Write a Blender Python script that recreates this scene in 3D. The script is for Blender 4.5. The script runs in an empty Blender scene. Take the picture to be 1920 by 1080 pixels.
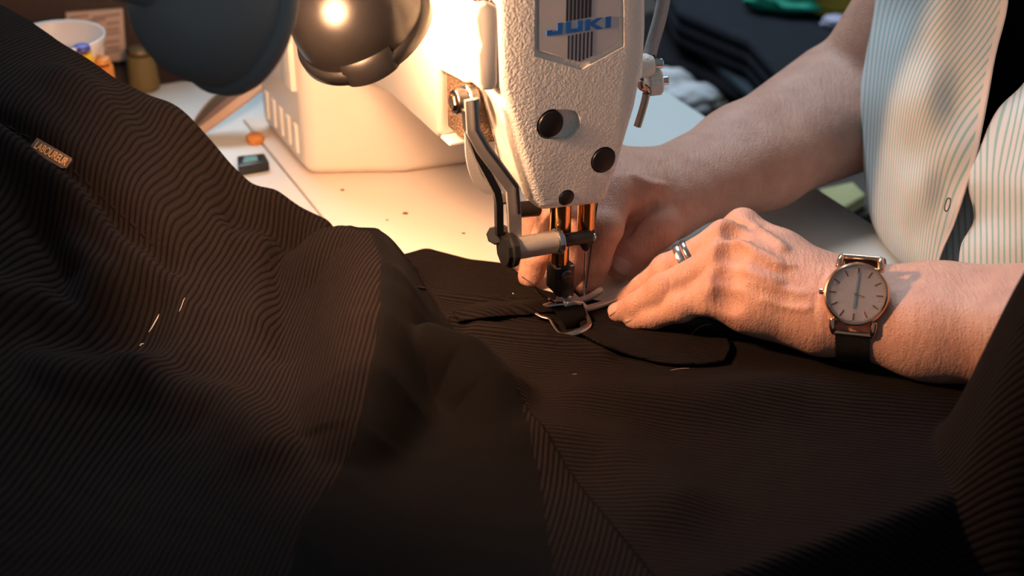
import bpy, bmesh, math, random
import numpy as np
from mathutils import Vector, Matrix
random.seed(4); rng = np.random.default_rng(4)
sc = bpy.context.scene

# ------------------------------------------------------------------ camera
F = 2637.0; TH = math.radians(29.6); AZ = math.radians(25.8); TZ = 0.75
RT = np.array([1., 0, 0]); FW = np.array([0, math.cos(TH), -math.sin(TH)]); UP = np.array([0, math.sin(TH), math.cos(TH)])
def ray(px, py): return FW + RT*(px-960)/F - UP*(py-540)/F
CAM = np.array([0, 0, TZ]) - ray(1098, 558)*.75
AX = np.array([-math.sin(AZ), math.cos(AZ), 0]); BX = np.array([math.cos(AZ), math.sin(AZ), 0])
def G(px, py, h=0.0):            # pixel + height above the table -> world point
    d = ray(px, py); return CAM + d*((TZ+h-CAM[2])/d[2])
def D(px, py, z): return CAM + ray(px, py)*z
def pa(px, py, a):               # pixel on the machine plane a=const -> (b, h)
    d = ray(px, py); p = CAM + d*((a-CAM@AX)/(d@AX)); return float(p@BX), float(p[2]-TZ)
def pb(px, py, b):
    d = ray(px, py); p = CAM + d*((b-CAM@BX)/(d@BX)); return float(p@AX), float(p[2]-TZ)
def proj(P):
    v = np.asarray(P) - CAM; z = v@FW
    return 960+F*(v@RT)/z, 540-F*(v@UP)/z
cd = bpy.data.cameras.new('camera'); cam = bpy.data.objects.new('camera', cd); sc.collection.objects.link(cam)
cam.location = CAM; cam.rotation_euler = (math.pi/2-TH, 0, 0)
cd.sensor_width = 36; cd.lens = F/1920*36; cd.clip_start = .02; cd.clip_end = 50
cd.dof.use_dof = True; cd.dof.focus_distance = .70; cd.dof.aperture_fstop = 7.0
sc.camera = cam
# ------------------------------------------------------------------ world, lights, exposure
w = bpy.data.worlds.new('world'); sc.world = w; w.use_nodes = True
w.node_tree.nodes['Background'].inputs[0].default_value = (.58, .68, .76, 1)
w.node_tree.nodes['Background'].inputs[1].default_value = .19
def area(name, loc, target, size, energy, col):
    l = bpy.data.lights.new(name, 'AREA'); l.shape = 'RECTANGLE'; l.size, l.size_y = size; l.energy = energy; l.color = col
    o = bpy.data.objects.new(name, l); sc.collection.objects.link(o); o.location = loc
    o.rotation_euler = (Vector(target)-Vector(loc)).to_track_quat('-Z', 'Y').to_euler(); return o
area('ceiling_tube_light', (-.4, 1.35, 2.65), (.1, .2, .75), (1.6, .8), 52, (.72, .88, 1))
LAMP_COL = (1, .54, .29); LAMP_BLACK = .58; LAMP_GREY = 4.0
sc.view_settings.view_transform = 'Standard'; sc.view_settings.look = 'None'
sc.view_settings.gamma = 1; sc.view_settings.use_curve_mapping = False; sc.view_settings.exposure = 0.0

# ------------------------------------------------------------------ helpers
COL = sc.collection
def link(o, parent=None):
    COL.objects.link(o)
    if parent is not None: o.parent = parent
    return o
def tag(o, label=None, cat=None, group=None, kind=None):
    for k, v in (('label', label), ('category', cat), ('group', group), ('kind', kind)):
        if v: o[k] = v
    return o
def thing(name, label, cat, loc=(0, 0, 0), rotz=0, group=None):
    o = bpy.data.objects.new(name, None); link(o); o.location = loc; o.rotation_euler = (0, 0, rotz)
    o.empty_display_size = .02
    return tag(o, label, cat, group)
def finish(me, mat=None, smooth=35):
    if mat:
        for m in (mat if isinstance(mat, (list, tuple)) else [mat]): me.materials.append(m)
    if smooth:
        me.polygons.foreach_set('use_smooth', [True]*len(me.polygons))
        if smooth < 180: me.set_sharp_from_angle(angle=math.radians(smooth))
    me.update(); return me
def obj(name, bm, mat, parent=None, smooth=35):
    me = bpy.data.meshes.new(name)
    if isinstance(bm, bmesh.types.BMesh):
        bmesh.ops.recalc_face_normals(bm, faces=bm.faces); bm.to_mesh(me); bm.free()
    else:
        me.from_pydata([tuple(map(float, v)) for v in bm[0]], [], [tuple(map(int, f)) for f in bm[1]])
        b2 = bmesh.new(); b2.from_mesh(me); bmesh.ops.recalc_face_normals(b2, faces=b2.faces); b2.to_mesh(me); b2.free()
    finish(me, mat, smooth)
    return link(bpy.data.objects.new(name, me), parent)
def bevel(bm, w, seg=3, ang=25):
    if w > 0:
        ed = [e for e in bm.edges if len(e.link_faces) == 2 and e.calc_face_angle(0) > math.radians(ang)]
        bmesh.ops.bevel(bm, geom=ed, offset=w, segments=seg, profile=.5, affect='EDGES', clamp_overlap=True)
    return bm
def prism(poly, lo, hi, axis='z', bev=0, seg=3, bm=None):
    own = bm is None
    if own: bm = bmesh.new()
    def mk(p, t):
        u, v = p
        return {'z': (u, v, t), 'y': (u, t, v), 'x': (t, u, v)}[axis]
    a = [bm.verts.new(mk(p, lo)) for p in poly]; b = [bm.verts.new(mk(p, hi)) for p in poly]
    n = len(poly)
    bm.faces.new(a); bm.faces.new(b[::-1])
    for i in range(n): bm.faces.new((a[i], b[i], b[(i+1) % n], a[(i+1) % n]))
    bmesh.ops.recalc_face_normals(bm, faces=bm.faces)
    return bevel(bm, bev, seg) if own else bm
def box(x0, x1, y0, y1, z0, z1, bev=0, seg=3, bm=None):
    return prism([(x0, y0), (x1, y0), (x1, y1), (x0, y1)], z0, z1, 'z', bev, seg, bm)
def frame_to(d):
    d = Vector(d).normalized()
    return d.to_track_quat('Z', 'Y').to_matrix()
def lathe(prof, p0=(0, 0, 0), d=(0, 0, 1), n=40, bm=None, close=False):
    """prof: list of (radius, t along the axis)"""
    bm = bm or bmesh.new(); M = frame_to(d); p0 = Vector(p0); rings = []
    for r, t in prof:
        if r < 1e-7: rings.append([bm.verts.new(p0+M@Vector((0, 0, t)))])
        else: rings.append([bm.verts.new(p0+M@Vector((r*math.cos(2*math.pi*i/n), r*math.sin(2*math.pi*i/n), t))) for i in range(n)])
    prs = list(zip(rings, rings[1:])) + ([(rings[-1], rings[0])] if close else [])
    for a, b in prs:
        for i in range(n):
            j = (i+1) % n
            if len(a) == 1 and len(b) == 1: continue
            if len(a) == 1: bm.faces.new((a[0], b[i], b[j]))
            elif len(b) == 1: bm.faces.new((a[i], b[0], a[j]))
            else: bm.faces.new((a[i], b[i], b[j], a[j]))
    return bm
def cyl(p0, p1, r, n=28, ch=.0006, bm=None):
    L = (Vector(p1)-Vector(p0)).length; ch = min(ch, r*.4, L*.4)
    return lathe([(0, 0), (r-ch, 0), (r, ch), (r, L-ch), (r-ch, L), (0, L)], p0, Vector(p1)-Vector(p0), n, bm)
def catmull(pts, n=8, closed=False):
    P = [np.asarray(p, float) for p in pts]; out = []; m = len(P)
    rngi = range(m if closed else m-1)
    for i in rngi:
        if closed: a, b, c, d = P[i-1], P[i], P[(i+1) % m], P[(i+2) % m]
        else: a, b, c, d = P[max(i-1, 0)], P[i], P[i+1], P[min(i+2, m-1)]
        for k in range(n):
            t = k/n
            out.append(.5*((2*b)+(-a+c)*t+(2*a-5*b+4*c-d)*t*t+(-a+3*b-3*c+d)*t**3))
    if not closed: out.append(P[-1])
    return out
def tube(pts, r, n=8, bm=None, closed=False, sx=1.0, sy=1.0, up=(0, 0, 1)):
    bm = bm or bmesh.new(); pts = [Vector(p) for p in pts]; m = len(pts); rings = []
    for i, p in enumerate(pts):
        if closed: t = pts[(i+1) % m]-pts[i-1]
        else: t = pts[min(i+1, m-1)]-pts[max(i-1, 0)]
        t.normalize(); u = Vector(up); s = t.cross(u)
        if s.length < 1e-4: s = t.cross(Vector((1, 0, 0)))
        s.normalize(); v = s.cross(t)
        rr = r[i] if isinstance(r, (list, tuple, np.ndarray)) else r
        rings.append([bm.verts.new(p+s*(rr*sx*math.cos(2*math.pi*k/n))+v*(rr*sy*math.sin(2*math.pi*k/n))) for k in range(n)])
    for i in range(m if closed else m-1):
        a, b = rings[i], rings[(i+1) % m]
        for k in range(n): bm.faces.new((a[k], a[(k+1) % n], b[(k+1) % n], b[k]))
    if not closed: bm.faces.new(rings[0][::-1]); bm.faces.new(rings[-1])
    return bm
def ribbon(pts, width, thick, up=(0, 0, 1), bm=None):
    """flat strap of rectangular section along pts; width across, thick along up"""
    bm = bm or bmesh.new(); pts = [Vector(p) for p in pts]; m = len(pts); rings = []
    for i, p in enumerate(pts):
        t = (pts[min(i+1, m-1)]-pts[max(i-1, 0)]).normalized(); s = t.cross(Vector(up)).normalized(); v = s.cross(t)
        ww = width[i] if isinstance(width, (list, tuple)) else width
        rings.append([bm.verts.new(p+s*(ww/2*a)+v*(thick/2*b)) for a, b in ((-1, -1), (1, -1), (1, 1), (-1, 1))])
    for a, b in zip(rings, rings[1:]):
        for k in range(4): bm.faces.new((a[k], a[(k+1) % 4], b[(k+1) % 4], b[k]))
    bm.faces.new(rings[0][::-1]); bm.faces.new(rings[-1]); return bm
def cut(o, cutter_bm):
    """boolean difference, applied"""
    me = bpy.data.meshes.new('cutter'); bmesh.ops.recalc_face_normals(cutter_bm, faces=cutter_bm.faces); cutter_bm.to_mesh(me); cutter_bm.free()
    c = bpy.data.objects.new('cutter', me); COL.objects.link(c); c.matrix_world = o.matrix_world if o.parent is None else o.parent.matrix_world
    bpy.context.view_layer.update()
    if o.parent is not None: c.parent = o.parent; c.matrix_local = o.matrix_local
    md = o.modifiers.new('b', 'BOOLEAN'); md.object = c; md.operation = 'DIFFERENCE'; md.solver = 'EXACT'
    bpy.context.view_layer.update()
    new = bpy.data.meshes.new_from_object(o.evaluated_get(bpy.context.evaluated_depsgraph_get()))
    o.modifiers.clear(); old = o.data; o.data = new; new.name = o.name; bpy.data.meshes.remove(old)
    bpy.data.objects.remove(c); finish(o.data, None, 35)
def sheet(name, P, mat, parent=None, thick=0.0, uv=None):
    """P: array (rows, cols, 3)"""
    r, c, _ = P.shape
    me = bpy.data.meshes.new(name); V = P.reshape(-1, 3)
    idx = np.arange(r*c).reshape(r, c)
    Q = np.stack([idx[:-1, :-1], idx[:-1, 1:], idx[1:, 1:], idx[1:, :-1]], -1).reshape(-1, 4)
    me.from_pydata(V.tolist(), [], Q.tolist())
    if uv is not None:
        l = me.uv_layers.new(name='UVMap'); U = uv.reshape(-1, 2)
        l.data.foreach_set('uv', U[Q.reshape(-1)].astype(np.float32).ravel())
    finish(me, mat, 180)
    o = link(bpy.data.objects.new(name, me), parent)
    if thick:
        s = o.modifiers.new('thickness', 'SOLIDIFY'); s.thickness = thick; s.offset = -1
    return o
def cgrid(ctrl, n):
    """Catmull-Rom densified control grid (rows, cols, k)"""
    A = np.asarray(ctrl, float)
    A = np.array([catmull(list(row), n) for row in A])
    A = np.array([catmull(list(A[:, j]), n) for j in range(A.shape[1])]).transpose(1, 0, 2)
    return A

# ---- materials
def mat(name, col, rough=.5, metal=0., noise=0., nscale=200., bump=0., bscale=400., bdist=.0005, coat=0., sss=0., sheen=0., trans=0., spec=.5, emit=None, detail=3):
    m = bpy.data.materials.new(name); m.use_nodes = True; nt = m.node_tree; p = nt.nodes['Principled BSDF']
    p.inputs['Base Color'].default_value = (*col, 1); p.inputs['Roughness'].default_value = rough; p.inputs['Metallic'].default_value = metal
    p.inputs['Coat Weight'].default_value = coat; p.inputs['Sheen Weight'].default_value = sheen
    p.inputs['Transmission Weight'].default_value = trans; p.inputs['Specular IOR Level'].default_value = spec
    if sss:
        p.inputs['Subsurface Weight'].default_value = sss; p.inputs['Subsurface Radius'].default_value = (1, .35, .2); p.inputs['Subsurface Scale'].default_value = .004
    if emit: p.inputs['Emission Color'].default_value = (*emit[0], 1); p.inputs['Emission Strength'].default_value = emit[1]
    tc = nt.nodes.new('ShaderNodeTexCoord')
    if noise:
        n = nt.nodes.new('ShaderNodeTexNoise'); n.inputs['Scale'].default_value = nscale; n.inputs['Detail'].default_value = detail
        nt.links.new(tc.outputs['Object'], n.inputs['Vector'])
        mx = nt.nodes.new('ShaderNodeMix'); mx.data_type = 'RGBA'
        mx.inputs[6].default_value = (*[max(0, c*(1-noise)) for c in col], 1); mx.inputs[7].default_value = (*[min(1, c*(1+noise)) for c in col], 1)
        nt.links.new(n.outputs['Fac'], mx.inputs[0]); nt.links.new(mx.outputs[2], p.inputs['Base Color'])
    if bump:
        n = nt.nodes.new('ShaderNodeTexNoise'); n.inputs['Scale'].default_value = bscale; n.inputs['Detail'].default_value = 2
        nt.links.new(tc.outputs['Object'], n.inputs['Vector'])
        b = nt.nodes.new('ShaderNodeBump'); b.inputs['Strength'].default_value = bump; b.inputs['Distance'].default_value = bdist
        nt.links.new(n.outputs['Fac'], b.inputs['Height']); nt.links.new(b.outputs['Normal'], p.inputs['Normal'])
    return m
def node(nt, kind, **kw):
    n = nt.nodes.new(kind)
    for k, v in kw.items(): setattr(n, k, v)
    return n
def math_node(nt, op, a, b=None):
    n = node(nt, 'ShaderNodeMath', operation=op)
    for i, v in enumerate((a, b)):
        if v is None: continue
        if isinstance(v, (int, float)): n.inputs[i].default_value = v
        else: nt.links.new(v, n.inputs[i])
    return n.outputs[0]
def corduroy(name, dark, light, pitch, relief=.0006, sheen=.3):
    """ribs of the cloth along UV.y, counted in UV.x (metres)"""
    m = mat(name, dark, .9, sheen=sheen, spec=.03); nt = m.node_tree; p = nt.nodes['Principled BSDF']
    p.inputs['Sheen Roughness'].default_value = .45; p.inputs['Sheen Tint'].default_value = (.9, .6, .5, 1)
    uv = node(nt, 'ShaderNodeUVMap'); sx = node(nt, 'ShaderNodeSeparateXYZ'); nt.links.new(uv.outputs[0], sx.inputs[0])
    tc = node(nt, 'ShaderNodeTexCoord'); n1 = node(nt, 'ShaderNodeTexNoise'); n1.inputs['Scale'].default_value = 90; nt.links.new(tc.outputs['Object'], n1.inputs['Vector'])
    n2 = node(nt, 'ShaderNodeTexNoise'); n2.inputs['Scale'].default_value = 1500; nt.links.new(tc.outputs['Object'], n2.inputs['Vector'])
    wob = math_node(nt, 'MULTIPLY', n1.outputs['Fac'], .0005)
    u = math_node(nt, 'ADD', sx.outputs[0], wob)
    s = math_node(nt, 'SINE', math_node(nt, 'MULTIPLY', u, 2*math.pi/pitch))
    h = math_node(nt, 'ADD', math_node(nt, 'MULTIPLY', s, .5), .5)
    hp = math_node(nt, 'POWER', h, .4)
    fz = math_node(nt, 'ADD', hp, math_node(nt, 'MULTIPLY', n2.outputs['Fac'], .35))
    mx = node(nt, 'ShaderNodeMix', data_type='RGBA'); mx.inputs[6].default_value = (*dark, 1); mx.inputs[7].default_value = (*light, 1)
    nt.links.new(hp, mx.inputs[0]); nt.links.new(mx.outputs[2], p.inputs['Base Color'])
    b = node(nt, 'ShaderNodeBump'); b.inputs['Strength'].default_value = 1; b.inputs['Distance'].default_value = relief
    nt.links.new(fz, b.inputs['Height']); nt.links.new(b.outputs['Normal'], p.inputs['Normal'])
    return m
M_cord = corduroy('brown_corduroy', (.0026, .0020, .0019), (.0096, .0072, .0068), .0024, sheen=.006)
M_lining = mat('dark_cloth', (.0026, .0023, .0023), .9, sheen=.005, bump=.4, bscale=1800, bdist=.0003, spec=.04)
M_enamel = mat('cream_enamel', (.80, .76, .68), .38, noise=.02, nscale=60, spec=.45)
M_crinkle = mat('crinkle_enamel', (.86, .82, .76), .42, bump=.6, bscale=820, bdist=.0010, spec=.4)
M_bed = mat('bed_enamel', (.74, .66, .58), .35, noise=.03, nscale=40, spec=.4)
M_table = mat('table_laminate', (.58, .63, .64), .35, noise=.03, nscale=30, spec=.4)
M_steel = mat('bright_steel', (.62, .62, .62), .22, 1, noise=.08, nscale=300)
M_bright = mat('nickel_plate', (.78, .76, .74), .32, .7)
M_satin = mat('satin_steel', (.52, .47, .42), .42, .55, noise=.12, nscale=250)
M_darksteel = mat('dark_steel', (.12, .115, .11), .3, 1, noise=.2, nscale=300)
M_blackmetal = mat('black_metal', (.018, .018, .019), .35, .4, noise=.3, nscale=400)
M_brass = mat('copper_brass', (.72, .38, .16), .2, 1)
M_rubber = mat('black_rubber', (.007, .007, .009), .42, spec=.25)
M_badge = mat('badge_plate', (.62, .60, .62), .4)
M_blue = mat('badge_blue', (.01, .13, .50), .4)
M_ink = mat('black_ink', (.02, .02, .03), .5)
M_lampblack = mat('lamp_black', (.006, .0055, .0055), .30, bump=.15, bscale=1500, bdist=.0002, spec=.5)
M_lampgrey = mat('lamp_grey', (.24, .235, .23), .38, spec=.5)
M_reflector = mat('lamp_reflector', (.8, .76, .7), .4)
M_bulb = mat('bulb_glow', (1, .8, .6), .5, emit=((1, .66, .36), 12))
M_grey = mat('grey_plastic', (.30, .30, .31), .5, noise=.25, nscale=900)
M_gold = mat('rose_gold', (.80, .50, .34), .16, 1)
M_silver = mat('silver', (.78, .77, .74), .22, 1, bump=.5, bscale=900, bdist=.0003)
M_dial = mat('dial_grain', (.52, .44, .43), .55, noise=.25, nscale=2600, bump=.3, bscale=2600)
M_strap = mat('black_leather', (.014, .012, .012), .5, bump=.4, bscale=900)
M_thread = mat('dark_thread', (.05, .03, .025), .8)
M_lint = mat('pale_lint', (.45, .36, .30), .9)
M_wall = mat('dark_wall', (.045, .034, .030), .9, noise=.3, nscale=3)
M_floor = mat('floor_vinyl', (.06, .055, .05), .6, noise=.3, nscale=8)

# ================================================================== setting
tag(obj('floor', box(-2, 2.5, -1.6, 2.2, -.04, 0), M_floor), kind='structure')
tag(obj('wall_back', box(-2, 2.5, 2.2, 2.26, 0, 2.9), M_wall), kind='structure')
# ------------------------------------------------------------------ table
T = thing('sewing_table', 'white laminate sewing table with a metal frame under the machine', 'table', (0, 0, 0), AZ)
A0, A1, B0, B1 = -.235, .405, -.62, .192      # extent along the machine axis / across
BED = (-.095, .068, -.075, .315)              # bed cut-out
bm = bmesh.new()
for x0, x1, y0, y1 in ((B0, BED[0]-.001, A0, A1), (BED[1]+.001, B1, A0, A1), (BED[0]-.001, BED[1]+.001, A0, BED[2]-.001), (BED[0]-.001, BED[1]+.001, BED[3]+.001, A1)):
    box(x0, x1, y0, y1, TZ-.03, TZ, bm=bm)
bmesh.ops.remove_doubles(bm, verts=bm.verts, dist=1e-5)
obj('table_top', bm, M_table, T, 20)
for x in (B0+.06, B1-.05):
    for y in (A0+.06, A1-.06): obj('leg', box(x-.02, x+.02, y-.02, y+.02, 0, TZ-.07, .003), M_darksteel, T)
for y in (A0+.06, A1-.06): obj('apron_rail', box(B0+.04, B1-.03, y-.018, y+.018, TZ-.07, TZ-.031, .002), M_darksteel, T)

# ================================================================== sewing machine  (local x = towards the operator, y = along the arm, z = up)
SM = thing('sewing_machine', 'cream industrial sewing machine with blue lettered badge and black rubber plugs', 'sewing machine', (0, 0, TZ), AZ)
FA = -.020                                     # plane of the end cover
def fp(px, py, a=FA): return pa(px, py, a)
def loc3(px, py, a): b, h = pa(px, py, a); return (b, a, h)
def mid(px, py, b): a, h = pb(px, py, b); return (b, a, h)
# bed
obj('bed', box(BED[0], BED[1], BED[2], BED[3], -.028, .0015, .0012, 2), M_bed, SM)
obj('bobbin_opening', lathe([(0, 0), (.0085, 0), (.0085, .0007), (0, .0007)], (-.001, .006, .0016), (0, 0, 1)), M_ink, SM)
# column
colpoly = [(-.086, .206), (-.03, .182), (.05, .172), (.058, .30), (.04, .312), (-.086, .300)]
obj('column', prism(colpoly, .0012, .235, 'z', .008, 4), M_bed, SM)
for i in range(5):
    y0 = .218+i*.015; obj('vent_slot', box(-.0875, -.0855, y0, y0+.006, .012, .032, .0009, 1), M_enamel, SM)
pan = obj('side_panel', box(-.0895, -.0845, .214, .235, .055, .12, .0015, 2), M_enamel, SM)
obj('push_button', lathe([(0, 0), (.005, 0), (.005, .002), (.004, .003), (0, .003)], (-.086, .243, .075), (-1, 0, 0)), M_rubber, SM)
# arm
bs = -.062
q = [pb(868, -60, bs), pb(868, 157, bs), pb(822, 167, bs), pb(829, 232, bs), pb(795, 238, bs)]
y0 = q[0][0]; zb = q[4][1]
armpoly = [(y0, .232), (y0, q[1][1]), (q[2][0], q[1][1]-.004), (q[2][0], zb+.004), (q[2][0]+.004, zb), (.115, zb), (.15, zb-.004), (.20, zb-.018), (.315, zb-.018), (.315, .232)]
arm = obj('arm', prism(armpoly, bs, .010, 'x', .003, 3), M_enamel, SM)
nb = obj('presser_linkage', box(bs+.004, -.02, y0+.004, q[2][0]-.001, zb+.008, q[1][1]-.001, .001, 2), mat('oily_lint', (.16, .10, .06), .9, noise=.7, nscale=700, bump=1, bscale=700, bdist=.002), SM)
obj('bracket_foot', box(bs+.001, bs+.012, q[2][0]-.010, q[2][0]+.002, zb+.0005, zb+.003, .0008, 1), M_enamel, SM)
# head body and end cover
out = [(926, -140), (934, 60), (938, 165), (962, 245), (982, 315), (1000, 380), (1016, 399), (1131, 386), (1141, 372), (1160, 318), (1195, 200), (1212, 110), (1215, 50), (1214, -140)]
cov = [fp(*p) for p in out]
cover = obj('end_cover', prism(cov, FA, FA+.016, 'y', .0055, 5), M_crinkle, SM)
cx = sum(p[0] for p in cov)/len(cov)
inner = [(cx+(x-cx)*.94, z+.002) for x, z in cov]
obj('head_body', prism(inner, FA+.0155, .055, 'y', .002, 2), M_enamel, SM)
# badge recess + plug recesses
def pent(grow):
    P = [fp(1011, -120), fp(1011, 95), fp(1090, 118), fp(1162, 80), fp(1162, -120)]
    c = np.mean(P, 0); return [tuple(c+(np.array(p)-c)*(1+grow/np.linalg.norm(np.array(p)-c))) for p in P]
bpy.context.view_layer.update()
cut(cover, prism(pent(.0035), FA-.01, FA+.0014, 'y', 0))
def ellip(c, r, n=24):
    bm = bmesh.new(); bmesh.ops.create_uvsphere(bm, u_segments=n, v_segments=n//2, radius=1)
    bmesh.ops.scale(bm, vec=r, verts=bm.verts); bmesh.ops.translate(bm, vec=c, verts=bm.verts); return bm
def slot(p0, p1, r, depth):
    n = 14; (x0, z0), (x1, z1) = p0, p1; an = math.atan2(z1-z0, x1-x0)
    P = [(x1+r*math.cos(an-math.pi/2+math.pi*i/n), z1+r*math.sin(an-math.pi/2+math.pi*i/n)) for i in range(n+1)]
    P += [(x0+r*math.cos(an+math.pi/2+math.pi*i/n), z0+r*math.sin(an+math.pi/2+math.pi*i/n)) for i in range(n+1)]
    return prism(P, FA-.01, FA+depth, 'y', 0)
p1, p1b, p2, p3 = fp(1033, 233), fp(1062, 234), fp(1131, 300), fp(1062, 371)
cut(cover, slot(p1, p1b, .0076, .0035)); cut(cover, slot(p2, p2, .0069, .003)); cut(cover, slot(p3, p3, .0043, .0025))
def plug(p, r, sink): obj('rubber_plug', lathe([(0, -.004), (r, -.004), (r, sink), (r*.93, sink+.0008), (r*.6, sink+.0013), (0, sink+.0016)], (p[0], FA, p[1]), (0, -1, 0), 32), M_rubber, SM)
plug(p1, .0068, -.0002); plug(p2, .0064, -.0002); plug(p3, .0039, -.0004)
badge = obj('badge', prism(pent(0), FA+.0002, FA+.0016, 'y', .0003, 1), M_badge, SM)
yb = FA+.0001
k = 0
for i in range(7):
    xt = 1065.5+i*7.2
    a_, b_ = fp(xt, -118), fp(xt-.3, 36-(i-3)*1.3); c_, d_ = fp(xt+.8, 63-(i-3)*1.3), fp(xt+1.2, 111+min(i, 3)*1.3-max(0, i-3)*3.2)
    for s, e in ((a_, b_), (c_, d_)):
        obj('stripe', box(min(s[0], e[0])-.0003, max(s[0], e[0])+.0001, yb-.00006, yb+.0002, e[1], s[1]), M_ink, badge)
# lettering: drawn in a 0..1 box, then laid on the badge along its own baseline
o0, o1, oh = np.array(fp(1025, 67.5)), np.array(fp(1145, 51.5)), np.array(fp(1025, 50))
L1 = o1-o0; hh = (np.array(fp(1143, 31))-np.array(fp(1145, 51.5)))[1]; W = L1[0]
letters = {'J': [(0, 0), (.245, 0), (.245, 1), (.165, 1), (.165, .30), (.085, .30), (.085, .48), (0, .48)],
           'U': [(.295, 0), (.295, 1), (.375, 1), (.375, .30), (.475, .30), (.475, 1), (.555, 1), (.555, 0)],
           'K': [(.595, 0), (.595, 1), (.675, 1), (.675, .62), (.765, 1), (.865, 1), (.745, .53), (.885, 0), (.78, 0), (.675, .42), (.675, 0)],
           'I': [(.915, 0), (1, 0), (1, 1), (.915, 1)]}
for ch, P in letters.items():
    obj('letter_'+ch.lower(), prism([(o0[0]+u*W, o0[1]+u*L1[1]+v*hh) for u, v in P], yb-.00022, yb+.0002, 'y'), M_blue, badge)
# bars, needle, presser foot
AN = -.010                                     # the bars stand here along the arm axis
PX = pa(1049, 520, AN)[0]; NX_ = pa(1097.5, 470, AN)[0]
zh = lambda py: pa(1050, py, AN)[1]
obj('presser_bar', cyl((PX, AN, .030), (PX, AN, .10), .0046), M_brass, SM)
obj('presser_bushing', cyl((PX, AN, zh(437)), (PX, AN, .085), .0054), M_brass, SM)
zn = lambda py: pa(1097, py, AN)[1]
obj('needle_bar', cyl((NX_, AN, zn(440)), (NX_, AN, .10), .0036), M_brass, SM)
obj('needle_bushing', cyl((NX_, AN, zn(428)), (NX_, AN, .085), .0047), M_brass, SM)
ncl = obj('needle_clamp', lathe([(0, 0), (.0016, 0), (.0040, .004), (.0044, .0105), (.0034, .012), (0, .012)], (NX_, AN, zn(468))), M_blackmetal, SM)
obj('clamp_screw', cyl((NX_+.002, AN-.001, zn(445)), (NX_+.0048, AN-.002, zn(445)), .0020), M_steel, ncl)
obj('needle', lathe([(0, 0), (.0003, .0005), (.00055, .006), (.00055, zn(468)-.006), (0, zn(468)-.004)], (NX_, AN, .004)), M_steel, SM)
pc0 = np.array(loc3(957, 468, AN-.008)); pc1 = np.array(loc3(1041, 453, AN-.008)); pc2 = np.array(loc3(1107, 443, AN-.007))
pin = obj('lifter_shaft', cyl(pc0, pc1, .0056, 36), M_satin, SM)
obj('collar', lathe([(.0035, 0), (.0064, 0), (.0068, .0008), (.0068, .0022), (.0062, .003), (.0035, .003)], pc1, pc1-pc0, close=True), M_steel, pin)
obj('shaft_rod', cyl(pc1, pc2, .0034), M_blackmetal, pin)
obj('end_cap', lathe([(0, 0), (.0082, 0), (.0092, .001), (.0092, .0035), (.0075, .0042), (.0075, .0062), (0, .0066)], pc0+.002*(pc1-pc0)/np.linalg.norm(pc1-pc0), pc0-pc1, 10), M_blackmetal, pin)
zt, zl = zh(492), zh(548)
pf = obj('presser_holder', prism([(PX-.0058, zl+.004), (PX-.0030, zl+.0005), (PX+.0056, zl-.001), (PX+.0060, zt), (PX-.0056, zt)], AN-.0055, AN+.0040, 'y', .0006, 2), M_blackmetal, SM)
obj('holder_neck', box(PX-.0038, PX+.0034, AN-.0040, AN+.0036, zt, zh(463), .0006), M_blackmetal, pf)
zs = zh(508); obj('holder_screw', lathe([(0, 0), (.0034, 0), (.0034, .0012), (.0028, .0018), (0, .0018)], (PX+.0008, AN-.0053, zs), (0, -1, 0)), M_darksteel, pf)
obj('screw_slot', box(PX-.0018, PX+.0034, AN-.0074, AN-.0070, zs-.0003, zs+.0003), M_steel, pf)
for dx in (-.0046, .0030): obj('holder_edge', box(PX+dx, PX+dx+.0024, AN-.0059, AN-.0052, zt-.0006, zt+.0002, .0002, 1), M_steel, pf)
# foot: hinge block, sole with two upturned toes towards the operator
fz = .0075
foot = obj('presser_foot', prism([(PX-.002, fz-.0005), (PX+.006, fz-.001), (PX+.012, fz), (PX+.0095, fz+.0030), (PX+.004, fz+.0052), (PX, fz+.0050)], AN-.0095, AN+.0020, 'y', .0008, 2), M_bright, SM)
for yy, wd, ln in ((AN-.0105, .0040, 0), (AN-.0015, .0040, -.006)):
    P = catmull([(PX+.002, yy, fz), (PX+.011, yy, fz-.0006), (PX+.0195+ln*.6, yy, fz-.0004), (PX+.0262+ln, yy, fz+.0006), (PX+.0310+ln, yy+.0005, fz+.0026)], 6)
    obj('toe', ribbon(P, [wd]*(len(P)-3)+[wd*.92, wd*.8, wd*.5], .0013), M_bright, foot)
obj('hinge_pin', cyl((PX+.003, AN-.0062, fz+.0050), (PX+.003, AN+.0055, fz+.0050), .0013), M_gold, foot)
obj('foot_lever', ribbon([(PX-.0075, AN-.003, fz+.0058), (PX-.003, AN-.004, fz+.0022), (PX+.001, AN-.005, fz+.0012)], .0022, .001), M_steel, foot)
# left-hand linkage plates
def plate(name, pix, a, wd, th, m, parent=SM):
    return obj(name, ribbon([loc3(x, y, a) for x, y in pix], wd, th, up=(0, 1, 0)), m, parent, 20)
lv = plate('linkage_lever', [(884, 186), (887, 245), (905, 278), (960, 352), (964, 400), (966, 472)], AN-.006, .0068, .0022, M_satin)
plate('linkage_bar', [(874, 205), (877, 240), (896, 292), (931, 358), (935, 380), (936, 440)], AN-.004, .0036, .0030, M_blackmetal)
plate('linkage_rib', [(889, 186), (893, 243), (912, 276), (968, 350), (972, 400)], AN-.0082, .0016, .0020, M_steel, lv)
obj('pivot_bolt', cyl(loc3(929, 441, -.012), loc3(944, 439, .002), .0048, 8), M_blackmetal, SM)
pb0 = loc3(852, 190, .012)
obj('linkage_pivot', cyl(loc3(851, 191, .010), loc3(892, 186, .010), .0062, 18), M_darksteel, SM)
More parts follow.
